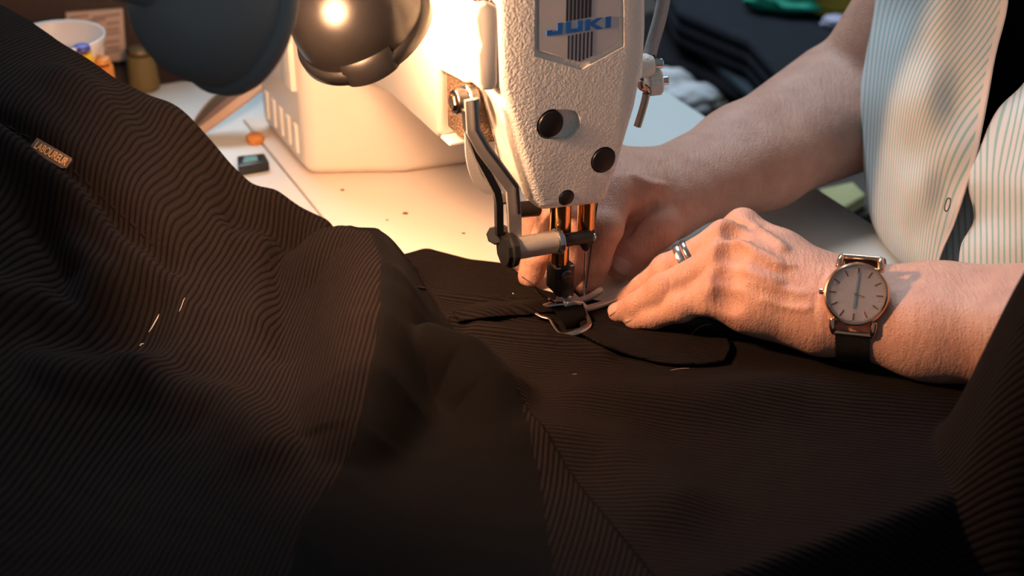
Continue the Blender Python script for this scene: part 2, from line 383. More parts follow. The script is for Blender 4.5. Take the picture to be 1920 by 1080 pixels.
obj('pivot_washer', cyl(loc3(872, 188, .010), loc3(878, 187, .010), .0076, 24), M_steel, SM)
obj('bolt_head', cyl(loc3(846, 192, .010), loc3(855, 191, .010), .0042, 6), M_brass, SM)
obj('stop_pin', cyl(loc3(942, 372, -.008), loc3(957, 370, .0), .0030), M_darksteel, SM)
obj('cross_shaft', cyl(loc3(955, 395, .010), loc3(1010, 390, .010), .0042), M_blackmetal, SM)
gd = [loc3(*p, .012) for p in ((880, 235), (882, 290), (892, 330), (910, 352), (924, 355))]
obj('finger_guard', ribbon(catmull(gd, 5), .0050, .0016, up=(0, 1, 0)), M_grey, SM)
# hand lifter: rounded cream casting standing off the head's left side
lf = [(882, 30), (888, 5), (905, -4), (926, 4), (934, 30), (928, 60), (927, 78), (927, 150), (921, 162), (897, 163), (890, 150), (887, 95), (893, 78), (887, 60)]
lif = obj('hand_lifter', prism([pa(x-3, y, -.012) for x, y in lf], -.018, -.004, 'y', .0028, 4), M_enamel, SM)
obj('lifter_boss', lathe([(0, 0), (.0050, 0), (.0050, .0012), (.0025, .0012), (.0022, .0005), (0, .0005)], (pa(886, 32, -.011)[0], -.011, pa(886, 32, -.011)[1]), (-1, 0, 0)), M_enamel, lif)
obj('lifter_shaft_pin', cyl(loc3(906, -40, -.011), loc3(905, 4, -.011), .0046), M_steel, lif)
# operator side: tension boss, knurled nut, thread hook, thread tube
bx, bz = pa(1211, 122, -.004)
obj('tension_boss', lathe([(0, 0), (.0062, .0), (.0060, .004), (.0045, .0072), (0, .0085)], (bx-.004, -.004, bz), (1, -.25, 0)), M_crinkle, SM)
obj('boss_pin', cyl((bx+.001, -.006, bz+.001), (bx+.0075, -.0075, bz+.001), .0026), M_steel, SM)
kx, kz = pa(1214, 155, -.004)
kn = bmesh.new(); prof = []
nk = 44; Mx = frame_to((1, -.3, .06))
for t, rr in ((0, .0058), (.0008, .0068), (.0062, .0068), (.0072, .0056)):
    prof.append([kn.verts.new(Vector((kx, -.004, kz))+Mx@Vector(((rr-(.0006 if i % 2 else 0))*math.cos(2*math.pi*i/nk), (rr-(.0006 if i % 2 else 0))*math.sin(2*math.pi*i/nk), t))) for i in range(nk)])
for a_, b_ in zip(prof, prof[1:]):
    for i in range(nk): kn.faces.new((a_[i], a_[(i+1) % nk], b_[(i+1) % nk], b_[i]))
kn.faces.new(prof[0][::-1]); kn.faces.new(prof[-1])
knob = obj('tension_nut', kn, M_crinkle, SM, 20)
obj('stud', cyl(Vector((kx, -.004, kz))+Mx@Vector((0, 0, .006)), Vector((kx, -.004, kz))+Mx@Vector((0, 0, .0108)), .0023), M_steel, knob)
hk = [loc3(*p, -.008) for p in ((1201, 150), (1203, 162), (1209, 165), (1212, 175), (1205, 205), (1195, 237))]
obj('thread_hook', tube(catmull(hk, 6), .0020, 10), mat('bronzed_steel', (.42, .30, .24), .25, 1), SM)
tb = [loc3(*p, .002) for p in ((1250, -120), (1246, -20), (1238, 30), (1224, 80), (1216, 112))]
obj('thread_tube', ribbon(catmull(tb, 8), .0066, .0030, up=(.25, -1, .2)), M_grey, SM, 180)
obj('tube_clip', cyl(loc3(1222, 104, -.002), loc3(1228, 118, -.004), .0016), M_blackmetal, SM)
# thread from the take-up to the needle
th = [loc3(*p, AN-.002) for p in ((1120, 380), (1112, 440), (1105, 490), (1099, 540))]
obj('needle_thread', tube(catmull(th, 6), .00035, 6), M_thread, SM)

# ================================================================== work lamps
def lamp(name, label, centre, axis, r, m, energy, back, tabs):
    """axis: the way the light leaves; centre: centre of the dome"""
    R = thing(name, label, 'lamp', tuple(centre))
    ax = Vector(axis).normalized(); prof = []
    for i in range(15):                         # dome
        t = math.pi/2*i/14; prof.append((r*.985*math.sin(t) if i else 0, -r*1.0*math.cos(t)))
    prof += [(r*.99, r*.14), (r*1.05, r*.17), (r*1.07, r*.22), (r*1.07, r*.34), (r*1.04, r*.37), (r*1.01, r*.34), (r*.95, r*.12)]
    for i in range(14, -1, -1):
        t = math.pi/2*i/14; prof.append((r*.93*math.sin(t) if i else 0, -r*.94*math.cos(t)))
    sh = obj('lamp_shade', lathe(prof, (0, 0, 0), ax, 64), m, R, 50)
    inn = [(r*.925*math.sin(math.pi/2*i/14) if i else 0, -r*.93*math.cos(math.pi/2*i/14)) for i in range(15)] + [(r*.94, r*.12)]
    obj('reflector', lathe(inn, (0, 0, 0), ax, 48), M_reflector, R, 180)
    Mf = frame_to(ax)
    for dv, wd in tabs:
        q = Mf.transposed()@Vector(dv); ang = math.atan2(q.y, q.x)
        bm = bmesh.new(); rows = []
        for i in range(13):
            an = ang+wd*(i/12-.5); bl = math.sin(math.pi*i/12)**.5
            rows.append([Mf@Vector((rr*math.cos(an), rr*math.sin(an), tt)) for rr, tt in ((r*.99, r*.02), (r*(1.02+.07*bl), r*.12), (r*(1.05+.08*bl), r*.36), (r*1.0, r*.36))])
        vv = [[bm.verts.new(p) for p in row] for row in rows]
        for a_, b_ in zip(vv, vv[1:]):
            for j in range(3): bm.faces.new((a_[j], b_[j], b_[j+1], a_[j+1]))
        obj('rim_tab', bm, m, sh, 60)
    obj('bulb', lathe([(0, -.8*r), (.2*r, -.8*r), (.22*r, -.66*r), (.34*r, -.48*r), (.33*r, -.36*r), (.2*r, -.26*r), (0, -.22*r)], (0, 0, 0), ax, 24), M_bulb, R, 180)
    # arm: neck off the top of the dome, then a gooseneck up out of the picture to its clamp on the table
    p0 = -ax*r*.97; obj('socket', cyl(p0+ax*.004, p0-ax*r*.55, r*.26), m, R)
    P = [p0-ax*r*.5, p0-ax*r*1.0+Vector((0, 0, .01))]+[Vector(b) for b in back]
    obj('gooseneck', tube(catmull([tuple(p) for p in P], 8), .0055, 10), M_blackmetal, R, 180)
    pe = Vector(back[-1]); obj('base', lathe([(0, 0), (.035, 0), (.035, .010), (.012, .016), (.009, .03), (0, .03)], pe, (0, 0, 1)), M_blackmetal, R)
    l = bpy.data.lights.new(name+'_light', 'POINT'); l.energy = energy; l.color = LAMP_COL; l.shadow_soft_size = r*.28
    lo = bpy.data.objects.new('lamp_light', l); link(lo, R); lo.location = ax*r*.03
    return R
cb = Vector(D(668, 28, .66)); rb = 128/F*.66
tp = Vector(AX*.15-BX*.03+np.array([0, 0, TZ+.2325]))-cb
lamp('work_lamp', 'glossy black dome work lamp shining onto the machine arm', cb, (.32, .36, -.80), rb, M_lampblack, LAMP_BLACK,
     [(-.05, -.03, .13), (-.02, .05, .17), tp+Vector((0, 0, .05)), tp], [(RT*.38-UP, .8)])
cg = Vector(D(402, 2, .56)); rg = 160/F*.56
lamp('work_lamp', 'dark grey dome work lamp hanging over the corduroy garment', cg, (.62, .66, -.42), rg, M_lampgrey, LAMP_GREY,
     [(-.10, -.02, .14), (-.22, .12, .14), Vector((-.44, .16, TZ+.15))-cg, Vector((-.44, .16, TZ))-cg], [])

# ================================================================== corduroy garment: one height field over the table, folds as ridges
GM = thing('corduroy_trousers', 'dark brown corduroy trousers heaped on the table under the needle', 'trousers', (0, 0, TZ))
def gl(px, py, h): p = G(px, py, h); return p[0], p[1], h
base_pts = [gl(*p) for p in (
    (-160, -40, .125), (0, 17, .120), (100, 80, .115), (212, 155, .100), (312, 212, .085), (400, 287, .062), (470, 362, .040), (515, 372, .037), (560, 402, .027), (620, 436, .016),
    (-160, 250, .115), (0, 260, .108), (110, 260, .100), (210, 300, .085), (300, 350, .062), (400, 420, .038), (500, 450, .022), (560, 480, .014),
    (-160, 600, .085), (0, 600, .066), (150, 600, .046), (300, 600, .028), (440, 640, .016), (560, 660, .010), (660, 560, .010), (760, 560, .006),
    (-160, 900, .06), (0, 900, .045), (200, 900, .024), (500, 900, .012), (800, 900, .010), (1100, 900, .008), (1500, 900, .010), (1850, 900, .012),
    (820, 500, .004), (950, 520, .004), (900, 580, .005), (1000, 600, .005), (1200, 640, .005), (1400, 700, .006), (1600, 720, .006), (1750, 730, .006), (2100, 760, .006), (1150, 590, .003), (1300, 620, .004), (1500, 660, .004))]
BP = np.array(base_pts)
def tps_fit(P):
    n = len(P); d = np.linalg.norm(P[:, None, :2]-P[None, :, :2], axis=2); K = np.where(d > 0, d**2*np.log(np.maximum(d, 1e-9)), 0)
    A = np.zeros((n+3, n+3)); A[:n, :n] = K+np.eye(n)*2e-5; A[:n, n] = 1; A[:n, n+1:] = P[:, :2]; A[n, :n] = 1; A[n+1:, :n] = P[:, :2].T
    return np.linalg.solve(A, np.r_[P[:, 2], 0, 0, 0])
CO = tps_fit(BP)
def tps(X, Y):
    o = CO[-3]+CO[-2]*X+CO[-1]*Y
    for (x, y, _), c in zip(BP, CO[:-3]):
        d2 = (X-x)**2+(Y-y)**2; o = o+c*.5*d2*np.log(np.maximum(d2, 1e-18))
    return o
def polydist(X, Y, P, vals):
    """distance to a polyline (signed: + on its left) and interpolated vals"""
    best = np.full(X.shape, 9.); sg = np.zeros(X.shape); val = np.zeros(X.shape)
    for i in range(len(P)-1):
        ax_, ay = P[i][:2]; bx_, by = P[i+1][:2]; dx, dy = bx_-ax_, by-ay; L = dx*dx+dy*dy
        t = np.clip(((X-ax_)*dx+(Y-ay)*dy)/L, 0, 1); ex, ey = X-ax_-t*dx, Y-ay-t*dy; d = np.hypot(ex, ey)
        m = d < best; best = np.where(m, d, best); sg = np.where(m, np.sign(dx*ey-dy*ex), sg); val = np.where(m, vals[i]*(1-t)+vals[i+1]*t, val)
    return best, sg, val
# pixel polyline with projection height, amplitude per point, width to its left / right (m), absolute?
ridges = [
    ([(640, 432, .034), (690, 436, .037), (712, 500, .043), (708, 590, .044), (696, 690, .038), (672, 800, .024), (644, 880, .012)], None, .022, .032),
    ([(700, 700, .022), (745, 640, .030), (800, 618, .033), (870, 640, .030), (925, 700, .024), (958, 790, .014), (980, 870, .008)], None, .020, .022)]
adds = [
    ([(150, 190, .10), (240, 250, .09), (290, 340, .065), (300, 430, .05)], .010, .016),
    ([(330, 240, .08), (350, 330, .06), (420, 420, .04), (480, 470, .02)], .008, .014),
    ([(-40, 225, .11), (60, 270, .10), (150, 335, .085), (230, 400, .07), (300, 470, .05)], -.009, .008),
    ([(-40, 250, .11), (55, 300, .10), (130, 350, .085), (200, 420, .07), (270, 480, .05)], .006, .010),
    ([(70, 380, .09), (100, 430, .08), (120, 490, .07)], -.010, .010),
    ([(140, 400, .085), (170, 460, .07), (150, 520, .06)], .006, .010),
    ([(480, 380, .036), (540, 415, .026), (600, 445, .016)], .006, .010),
    ([(430, 390, .045), (500, 425, .026), (560, 455, .016)], -.007, .008),
    ([(520, 470, .015), (525, 560, .012), (540, 660, .01)], -.008, .012),
    ([(500, 455, .018), (490, 520, .016), (480, 600, .016)], .006, .008),
    ([(-40, 575, .07), (130, 562, .055), (250, 540, .04), (320, 540, .035), (350, 575, .03), (330, 640, .03), (250, 710, .028)], .006, .010),
    ([(0, 620, .07), (140, 610, .05), (250, 600, .04)], -.006, .016),
    ([(850, 606, .006), (900, 596, .007), (960, 588, .007), (1010, 588, .006)], .005, .006),
    ([(830, 560, .005), (900, 566, .005), (990, 572, .004)], .003, .004),
    ([(900, 622, .006), (980, 632, .006), (1060, 645, .006), (1130, 670, .006)], .004, .006),
    ([(1100, 760, .006), (1300, 770, .006), (1500, 740, .006), (1800, 770, .01)], .008, .018),
    ([(1000, 830, .006), (1150, 860, .006), (1250, 960, .006)], .008, .018),
    ([(120, 760, .03), (260, 730, .026), (420, 760, .016), (500, 850, .012)], .010, .016)]
R_pre = [(np.array([G(*p)[:2] for p in P]), [p[2] for p in P], wl, wr) for P, _, wl, wr in ridges]
A_pre = [(np.array([G(*p)[:2] for p in P]), amp, wd) for P, amp, wd in adds]
back_px = [(-260, -90, .125), (-160, -40, .125), (0, 15, .120), (100, 80, .115), (212, 155, .100), (312, 212, .085), (400, 285, .062), (450, 340, .046), (475, 364, .040), (515, 372, .037), (560, 402, .027), (618, 433, .016),
           (665, 431, .036), (705, 431, .037), (738, 463, .014), (800, 475, .004), (880, 494, .004), (950, 502, .004), (1005, 548, .004), (1050, 560, .004), (1090, 566, .004), (1140, 574, .004), (1230, 582, .004), (1340, 585, .004), (1480, 618, .004), (1620, 640, .004), (1800, 655, .004), (2050, 660, .004), (2300, 660, .004)]
BK = np.array([G(*p)[:2] for p in back_px])
def Hraw(X, Y):
    h = tps(X, Y)
    for P, amp, wd in A_pre:
        d, s, v = polydist(X, Y, P, [amp]*len(P)); h = h+v*np.exp(-(d/wd)**2)
    for P, vals, wl, wr in R_pre:
        d, s, v = polydist(X, Y, P, vals); wd = np.where(s > 0, wl, wr); r = v*np.exp(-(d/wd)**2.4)
        kk = .006; m = np.maximum(kk-np.abs(h-r), 0)/kk; h = np.maximum(h, r)+m*m*kk/4
    t_ = np.clip((X-.138)/.035, 0, 1); dy_ = Y+.168; rf = .12*t_*t_*(3-2*t_)*np.exp(-np.abs(dy_/np.where(dy_ > 0, .028, .075))**2.6)   # bunched leg in front of the forearm
    kk = .006; m = np.maximum(kk-np.abs(h-rf), 0)/kk; h = np.maximum(h, rf)+m*m*kk/4
    h = h+.0005*np.sin(X*140+3*np.sin(Y*60))*np.sin(Y*110+2*np.sin(X*50))*np.clip(h/.02, .15, 1)
    return np.maximum(h, .0035)
def Hfun(X, Y):
    h = Hraw(X, Y)
    a = X*AX[0]+Y*AX[1]; dd = (A0-.004)-a                 # hangs over the near end of the table
    return np.where(dd > -.012, h-np.maximum(dd+.012, 0)**2/(np.maximum(dd+.012, 0)+.03)*4.5, h)
NX, NY = 620, 300
xs = np.linspace(BK[0, 0], BK[-1, 0], NX)
o_ = np.argsort(BK[:, 0]); yb_ = np.interp(xs, BK[o_, 0], BK[o_, 1])
ker = np.ones(5)/5; yb_ = np.convolve(np.pad(yb_, 2, mode='edge'), ker, 'valid')
v = np.linspace(0, 1, NY)**1.15
Xg = np.repeat(xs[None], NY, 0); Yg = yb_[None]+(-.40-yb_[None])*v[:, None]
Hg = Hfun(Xg, Yg)
# back face: the cloth turns down behind its crest to lie on the table
nb_ = 9; rows = []
for i in range(nb_):
    t = i/nb_; ang = t*math.pi/2
    hb = Hg[0]; dep = np.minimum(.004+hb*.28, .03)
    rows.append((xs, yb_+dep*(1-math.sin(ang)), .0015+(hb-.0015)*(1-(1-math.sin(ang))**2.2 if i else 0)))
Xb = np.array([r[0] for r in rows]); Yb = np.array([r[1] for r in rows]); Hb = np.array([r[2] for r in rows])
P = np.stack([np.vstack([Xb, Xg]), np.vstack([Yb, Yg]), np.vstack([Hb, Hg])], -1)
# rib coordinate: left panel ribs run away from the viewer, needle panel ribs run across
X_, Y_, H_ = P[..., 0], P[..., 1], P[..., 2]
u1 = X_*.98-Y_*.16+.002*np.sin(Y_*40+X_*20); u2 = Y_*.97+X_*.20+H_*.3
sx0, sy0 = G(742, 470, .012)[:2]; sx1, sy1 = G(850, 612, .010)[:2]
side = (X_-sx0)*(sy1-sy0)-(Y_-sy0)*(sx1-sx0)         # seam between the two panels
right = side < 0
uvg = np.stack([np.where(right, u2, u1), np.where(right, X_, Y_)], -1)
cloth = sheet('cloth_body', P, [M_cord, M_lining], GM, .0014, uvg)
# smooth inside of the leg showing between the fold's crest and the seam
_, s1, _ = polydist(X_, Y_, R_pre[0][0], R_pre[0][1]); SE = np.array([G(*p)[:2] for p in ((738, 466, .014), (850, 612, .010), (935, 690, .016), (975, 770, .012), (1010, 900, .008), (1030, 1080, .0))])
_, s2, _ = polydist(X_, Y_, SE, [1]*len(SE)); inside = (s1[:-1, :-1] > 0) & (s2[:-1, :-1] < 0) & (X_[:-1, :-1] > -.125) & (Y_[:-1, :-1] < .02)
cloth.data.polygons.foreach_set('material_index', inside.astype(np.int32).ravel())
def surf(px, py):
    """first hit of a pixel's ray on the garment; local coordinates of the garment"""
    d = ray(px, py); t = np.linspace(.35, 1.1, 1500); Q = CAM+d*t[:, None]
    hh_ = Hfun(Q[:, 0], Q[:, 1]); k_ = np.argmax(Q[:, 2]-TZ < hh_)
    q_ = Q[k_].copy(); q_[2] = hh_[k_]; return q_
def snorm(p):
    e = .004; hx = Hfun(np.array([p[0]+e, p[0]-e]), np.array([p[1]]*2)); hy = Hfun(np.array([p[0]]*2), np.array([p[1]+e, p[1]-e]))
    n = np.array([-(hx[0]-hx[1])/(2*e), -(hy[0]-hy[1])/(2*e), 1]); return n/np.linalg.norm(n)
def on_cloth(pix, lift=.0, n=6):
    out_ = []
    for p in catmull([(x, y) for x, y in pix], n):
        q_ = surf(*p); out_.append(q_+snorm(q_)*lift)
    return out_
# stitched seams
def seam(pix, r=.0011, m=None, pitch=3):
    P_ = on_cloth(pix, .0006, 14); rr = [r*(1.25 if (i//pitch) % 2 else .75) for i in range(len(P_))]
    return obj('seam', tube(P_, rr, 6), m or M_cord_plain, GM, 180)
M_cord_plain = mat('brown_piping', (.007, .0048, .0043), .9, sheen=.012, spec=.04)
seam([(-20, 222), (40, 255), (100, 290), (150, 335), (205, 385), (250, 425), (285, 462)])
seam([(745, 474), (770, 500), (800, 540), (845, 606)])
seam([(770, 540), (850, 553), (930, 560), (990, 563)])
seam([(500, 470), (502, 500), (500, 530)], .0009)
seam([(-10, 582), (60, 575), (130, 562), (220, 545), (300, 538)], .0007)
# leather brand tab
c0, c1_, c2_, c3_ = surf(64, 262), surf(131, 300), surf(124, 322), surf(62, 288)
nn = snorm((c0+c2_)/2); ctr = (c0+c1_+c2_+c3_)/4
ex = (c1_-c0); ex -= nn*(ex@nn); wt = np.linalg.norm(ex); ex /= wt; ey = np.cross(nn, ex)
if ey@UP < 0: ey = -ey
ht = .0072
def tabp(u, v, l): return ctr+ex*u*wt/2+ey*v*ht/2+nn*l
bm = bmesh.new(); rimp = [(-1, 1), (.92, 1), (1, .8), (1, -.6), (.8, -1), (-.85, -1), (-1, -.75)]
va = [bm.verts.new(tabp(u, v, .0022)) for u, v in rimp]; vb = [bm.verts.new(tabp(u, v, .0005)) for u, v in rimp]
bm.faces.new(va); bm.faces.new(vb[::-1])
for i in range(len(va)): bm.faces.new((va[i], vb[i], vb[(i+1) % len(va)], va[(i+1) % len(va)]))
tab = obj('brand_tab', bm, mat('tan_leather', (.10, .055, .032), .6, noise=.3, nscale=500, bump=.3, bscale=1200), GM)
fc = bpy.data.curves.new('tab_text', 'FONT'); fc.body = 'LABOUREUR'; fc.size = 1; fc.align_x = 'CENTER'; fc.align_y = 'CENTER'; fc.extrude = .02; fc.offset = .012
fo = bpy.data.objects.new('tab_text', fc); COL.objects.link(fo); bpy.context.view_layer.update()
me = bpy.data.meshes.new_from_object(fo.evaluated_get(bpy.context.evaluated_depsgraph_get())); bpy.data.objects.remove(fo)
xsv = [v_.co.x for v_ in me.vertices]; w_ = max(xsv)-min(xsv)
for v_ in me.vertices:
    v_.co = Vector(tabp(0, 0, .00225)+ex*(v_.co.x/w_*wt*.86)+ey*(v_.co.y*ht*.82)+nn*(v_.co.z*.006))
finish(me, mat('gilt_print', (.85, .42, .13), .45, 0), 0); link(bpy.data.objects.new('tab_lettering', me), tab)
# cinch tab (a pointed corduroy strap) lying towards the right of the buckle
def cloth_patch(name, outline_rows, m, lift, th, n=6, udir=0):
    ctrl = [[surf(x, y)+np.array([0, 0, lift]) for x, y in row] for row in outline_rows]
    Pp = cgrid(ctrl, n); Vv = Pp.reshape(-1, 3)
    uv_ = np.stack([(Pp[..., 1]*.95+Pp[..., 0]*.25), Pp[..., 0]], -1)
    return sheet(name, Pp, m, GM, th, uv_)
cloth_patch('cinch_strap', [[(1086, 612), (1125, 620), (1190, 630), (1260, 638), (1330, 645), (1362, 648)],
                            [(1088, 624), (1125, 638), (1190, 650), (1260, 658), (1330, 664), (1368, 666)],
                            [(1092, 638), (1130, 658), (1190, 680), (1250, 693), (1320, 695), (1356, 690)]], M_cord, .0028, .0015)
cloth_patch('waist_strap', [[(850, 590), (900, 580), (945, 576), (985, 573), (1020, 572)],
                            [(852, 598), (900, 590), (950, 585), (990, 581), (1030, 580)],
                            [(860, 612), (905, 606), (960, 600), (1000, 597), (1040, 594)]], M_cord, .0022, .0015)
L0 = np.array([0, 0, TZ])
bl = [[G(1036, 582, .0070)-L0, G(1064, 574, .0072)-L0, G(1092, 570, .0070)-L0], [G(1045, 592, .0098)-L0, G(1070, 586, .0102)-L0, G(1095, 580, .0098)-L0],
      [G(1054, 603, .0098)-L0, G(1076, 599, .0102)-L0, G(1097, 591, .0098)-L0], [G(1060, 616, .0062)-L0, G(1080, 612, .0062)-L0, G(1098, 603, .0062)-L0]]
sheet('buckle_strap', cgrid(bl, 6), M_lining, GM, .0016)
# wire buckle
hb_ = .0098
bk = [(1001, 584), (1014, 576), (1036, 571), (1062, 569), (1086, 572), (1098, 588), (1104, 603), (1100, 613), (1082, 623), (1060, 627), (1048, 623), (1038, 610), (1030, 598), (1014, 593)]
bkp = [np.array(G(x, y, hb_))-np.array([0, 0, TZ]) for x, y in bk]
wr_ = [.0012, .0018, .0022, .0022, .0016, .0013, .0014, .0022, .0026, .0020, .0012, .0011, .0011, .0011]
pts_ = catmull([np.r_[p, r_] for p, r_ in zip(bkp, wr_)], 6, True)
M_buckle = mat('antique_nickel', (.55, .42, .34), .25, 1)
obj('buckle', tube([p[:3] for p in pts_], [p[3] for p in pts_], 10, None, True, 1, .55), M_buckle, GM, 180)
# loose thread ends and lint on the cloth
def hair(pix, lift, m, r=.00025, n=6):
    P_ = on_cloth(pix, 0, n); k_ = len(P_)
    obj('loose_thread', tube([p+np.array([0, 0, lift*math.sin(math.pi*(i+.5)/k_)+.0006]) for i, p in enumerate(P_)], r, 5), m, GM, 180)
tt = [G(979, 519, .018), G(1000, 535, .016), G(1018, 556, .006)]
obj('loose_thread', tube([p-np.array([0, 0, TZ]) for p in catmull(tt, 6)], .00035, 6), M_thread, GM, 180)
hair([(1290, 640), (1310, 622), (1336, 612)], .002, M_lint, .00012)
hair([(1245, 700), (1275, 697), (1302, 694)], .001, M_lint, .00015)
hair([(270, 640), (292, 610), (302, 585)], .001, M_lint, .0003)
hair([(260, 655), (272, 648)], .001, M_lint, .0003)
hair([(330, 605), (345, 570), (352, 545)], .001, M_lint, .00015)
hair([(315, 742), (326, 738)], .0005, M_lint, .0004)
hair([(80, 550), (97, 520)], .001, M_lint, .00012)
hair([(1070, 708), (1085, 706)], .001, M_lint, .00012); hair([(960, 553), (964, 557)], .0006, M_lint, .0004)

# ================================================================== person: bodies grown from blended bones on a grid
def surface_nets(vol, org, res):
    S = vol < 0; c = np.zeros(tuple(n-1 for n in vol.shape), np.int8)
    offs = [(i, j, k) for i in (0, 1) for j in (0, 1) for k in (0, 1)]
    nx, ny, nz = vol.shape
    for i, j, k in offs: c += S[i:nx-1+i, j:ny-1+j, k:nz-1+k]
    cell = np.argwhere((c > 0) & (c < 8)); idm = np.full(c.shape, -1, np.int32); idm[tuple(cell.T)] = np.arange(len(cell))
    acc = np.zeros((len(cell), 3)); cnt = np.zeros(len(cell))
    for a in offs:
        for ax_ in range(3):
            if a[ax_]: continue
            b = list(a); b[ax_] = 1
            va = vol[tuple((cell+a).T)]; vb = vol[tuple((cell+b).T)]; m = (va < 0) != (vb < 0)
            t = np.where(m, va/np.where(m, va-vb, 1), 0); p = np.array(a, float)[None]+t[:, None]*(np.array(b)-np.array(a))
            acc[m] += p[m]; cnt[m] += 1
    V = np.asarray(org)+(cell+acc/np.maximum(cnt, 1)[:, None])*res
    faces = []
    for ax_ in range(3):
        sl0 = [slice(1, n-1) for n in vol.shape]; sl0[ax_] = slice(0, vol.shape[ax_]-1); sl1 = list(sl0); sl1[ax_] = slice(1, vol.shape[ax_])
        m = S[tuple(sl0)] != S[tuple(sl1)]; e = np.argwhere(m)+np.array([0 if i == ax_ else 1 for i in range(3)])
        fl = S[tuple(sl0)][m]; u, w_ = [i for i in range(3) if i != ax_]
        du = np.zeros(3, int); du[u] = 1; dw = np.zeros(3, int); dw[w_] = 1
        q = np.stack([idm[tuple((e-du-dw).T)], idm[tuple((e-dw).T)], idm[tuple(e.T)], idm[tuple((e-du).T)]], -1)
        if ax_ == 1: fl = ~fl
        q = np.where(fl[:, None], q, q[:, ::-1]); faces.append(q[(q >= 0).all(1)])
    return V, np.vstack(faces)
def grow(prims, res, pad=.006):
    """prims: (p0, r0, p1, r1, k, op); op +1 adds, -1 carves"""
    P = np.array([p for q in prims if q[5] > 0 for p in (np.array(q[0])-q[1], np.array(q[0])+q[1], np.array(q[2])-q[3], np.array(q[2])+q[3])])
    lo = P.min(0)-pad; n = np.ceil((P.max(0)+pad-lo)/res).astype(int)+1
    vol = np.full(tuple(n), .03, np.float32); axs = [lo[i]+np.arange(n[i])*res for i in range(3)]
    for p0, r0, p1, r1, k, op in prims:
        p0, p1 = np.array(p0, float), np.array(p1, float); m = max(r0, r1)+k+.008
        a = np.maximum(np.floor((np.minimum(p0, p1)-m-lo)/res).astype(int), 0); b = np.minimum(np.ceil((np.maximum(p0, p1)+m-lo)/res).astype(int)+1, n)
        if (b <= a).any(): continue
        sl = tuple(slice(a[i], b[i]) for i in range(3))
        X, Y, Z = np.meshgrid(*[axs[i][sl[i]].astype(np.float32) for i in range(3)], indexing='ij', sparse=True)
        d = p1-p0; L = max(float(d@d), 1e-12)
        t = np.clip(((X-p0[0])*d[0]+(Y-p0[1])*d[1]+(Z-p0[2])*d[2])/L, 0, 1)
        f = np.sqrt((X-p0[0]-t*d[0])**2+(Y-p0[1]-t*d[1])**2+(Z-p0[2]-t*d[2])**2)-(r0+(r1-r0)*t)
        o = vol[sl]
        if op > 0: h = np.maximum(k-np.abs(o-f), 0)/k; vol[sl] = np.minimum(o, f)-h*h*k/4
        else: f = -f; h = np.maximum(k-np.abs(o-f), 0)/k; vol[sl] = np.maximum(o, f)+h*h*k/4
    V, Fc = surface_nets(vol, lo, res)
    # light Laplacian polish
    e = np.vstack([Fc[:, [0, 1]], Fc[:, [1, 2]], Fc[:, [2, 3]], Fc[:, [3, 0]]]); e = np.vstack([e, e[:, ::-1]])
    deg = np.bincount(e[:, 0], minlength=len(V))[:, None]
    for _ in range(3):
        s = np.stack([np.bincount(e[:, 0], V[e[:, 1], i], len(V)) for i in range(3)], -1); V = V*.5+.5*s/np.maximum(deg, 1)
    return V, Fc
def chain(pts, rad, k=.006): return [(pts[i], rad[i], pts[i+1], rad[i+1], k, 1) for i in range(len(pts)-1)]
def lerp(a, b, t): return np.asarray(a)*(1-t)+np.asarray(b)*t

def sdf_at(prims, Q):
    o = np.full(len(Q), .03)
    for p0, r0, p1, r1, k, op in prims:
        p0, p1 = np.array(p0, float), np.array(p1, float); d = p1-p0; t = np.clip((Q-p0)@d/max(d@d, 1e-12), 0, 1)
        f = np.linalg.norm(Q-p0-t[:, None]*d, axis=1)-(r0+(r1-r0)*t)
        if op > 0: h = np.maximum(k-np.abs(o-f), 0)/k; o = np.minimum(o, f)-h*h*k/4
        else: f = -f; h = np.maximum(k-np.abs(o-f), 0)/k; o = np.maximum(o, f)+h*h*k/4
    return o
def hit(prims, px, py):
    """where a pixel's ray meets the grown skin"""
    d = ray(px, py); t = np.linspace(.5, 1.0, 2500); Q = CAM+d*t[:, None]; s_ = sdf_at(prims, Q); k_ = np.argmax(s_ < 0)
    return Q[k_] if s_[k_] < 0 else None
def ridge_on(prims, px, r, sink, k, op=1):
    """vein (op 1) or crease (op -1) drawn over the skin"""
    c = [hit(prims, x, y) for x, y in catmull(px, 4)]; c = [q for q in c if q is not None]; c = [q+ray(960, 540)*sink for q in c]
    return [(c[i], r, c[i+1], r, k, op) for i in range(len(c)-1) if np.linalg.norm(c[i]-c[i+1]) < .02]
# ---- left hand (nearer one, with the watch)
LW = G(1578, 574, .032); LF = G(1750, 600, .034); LE = G(2010, 618, .045)
Lm = dict(I=G(1392, 428, .045), M=G(1358, 450, .047), R=G(1350, 490, .044), L=G(1352, 542, .036))
Lfin = {'I': [(1300, 486, .026), (1268, 514, .014), (1246, 534, .0080)],
        'M': [(1250, 508, .030), (1208, 540, .017), (1176, 560, .0085)],
        'R': [(1242, 545, .028), (1196, 572, .016), (1160, 586, .0080)],
        'L': [(1276, 576, .024), (1226, 593, .014), (1190, 600, .0080)]}
frad = {'I': (.0092, .0080, .0072, .0062), 'M': (.0092, .0080, .0070, .0058), 'R': (.0090, .0078, .0068, .0056), 'L': (.0086, .0072, .0064, .0054)}
pl = []
ux = (LE-LW)/np.linalg.norm(LE-LW)
wide = np.array([.1, 1., .10]); wide -= ux*(wide@ux); wide /= np.linalg.norm(wide)
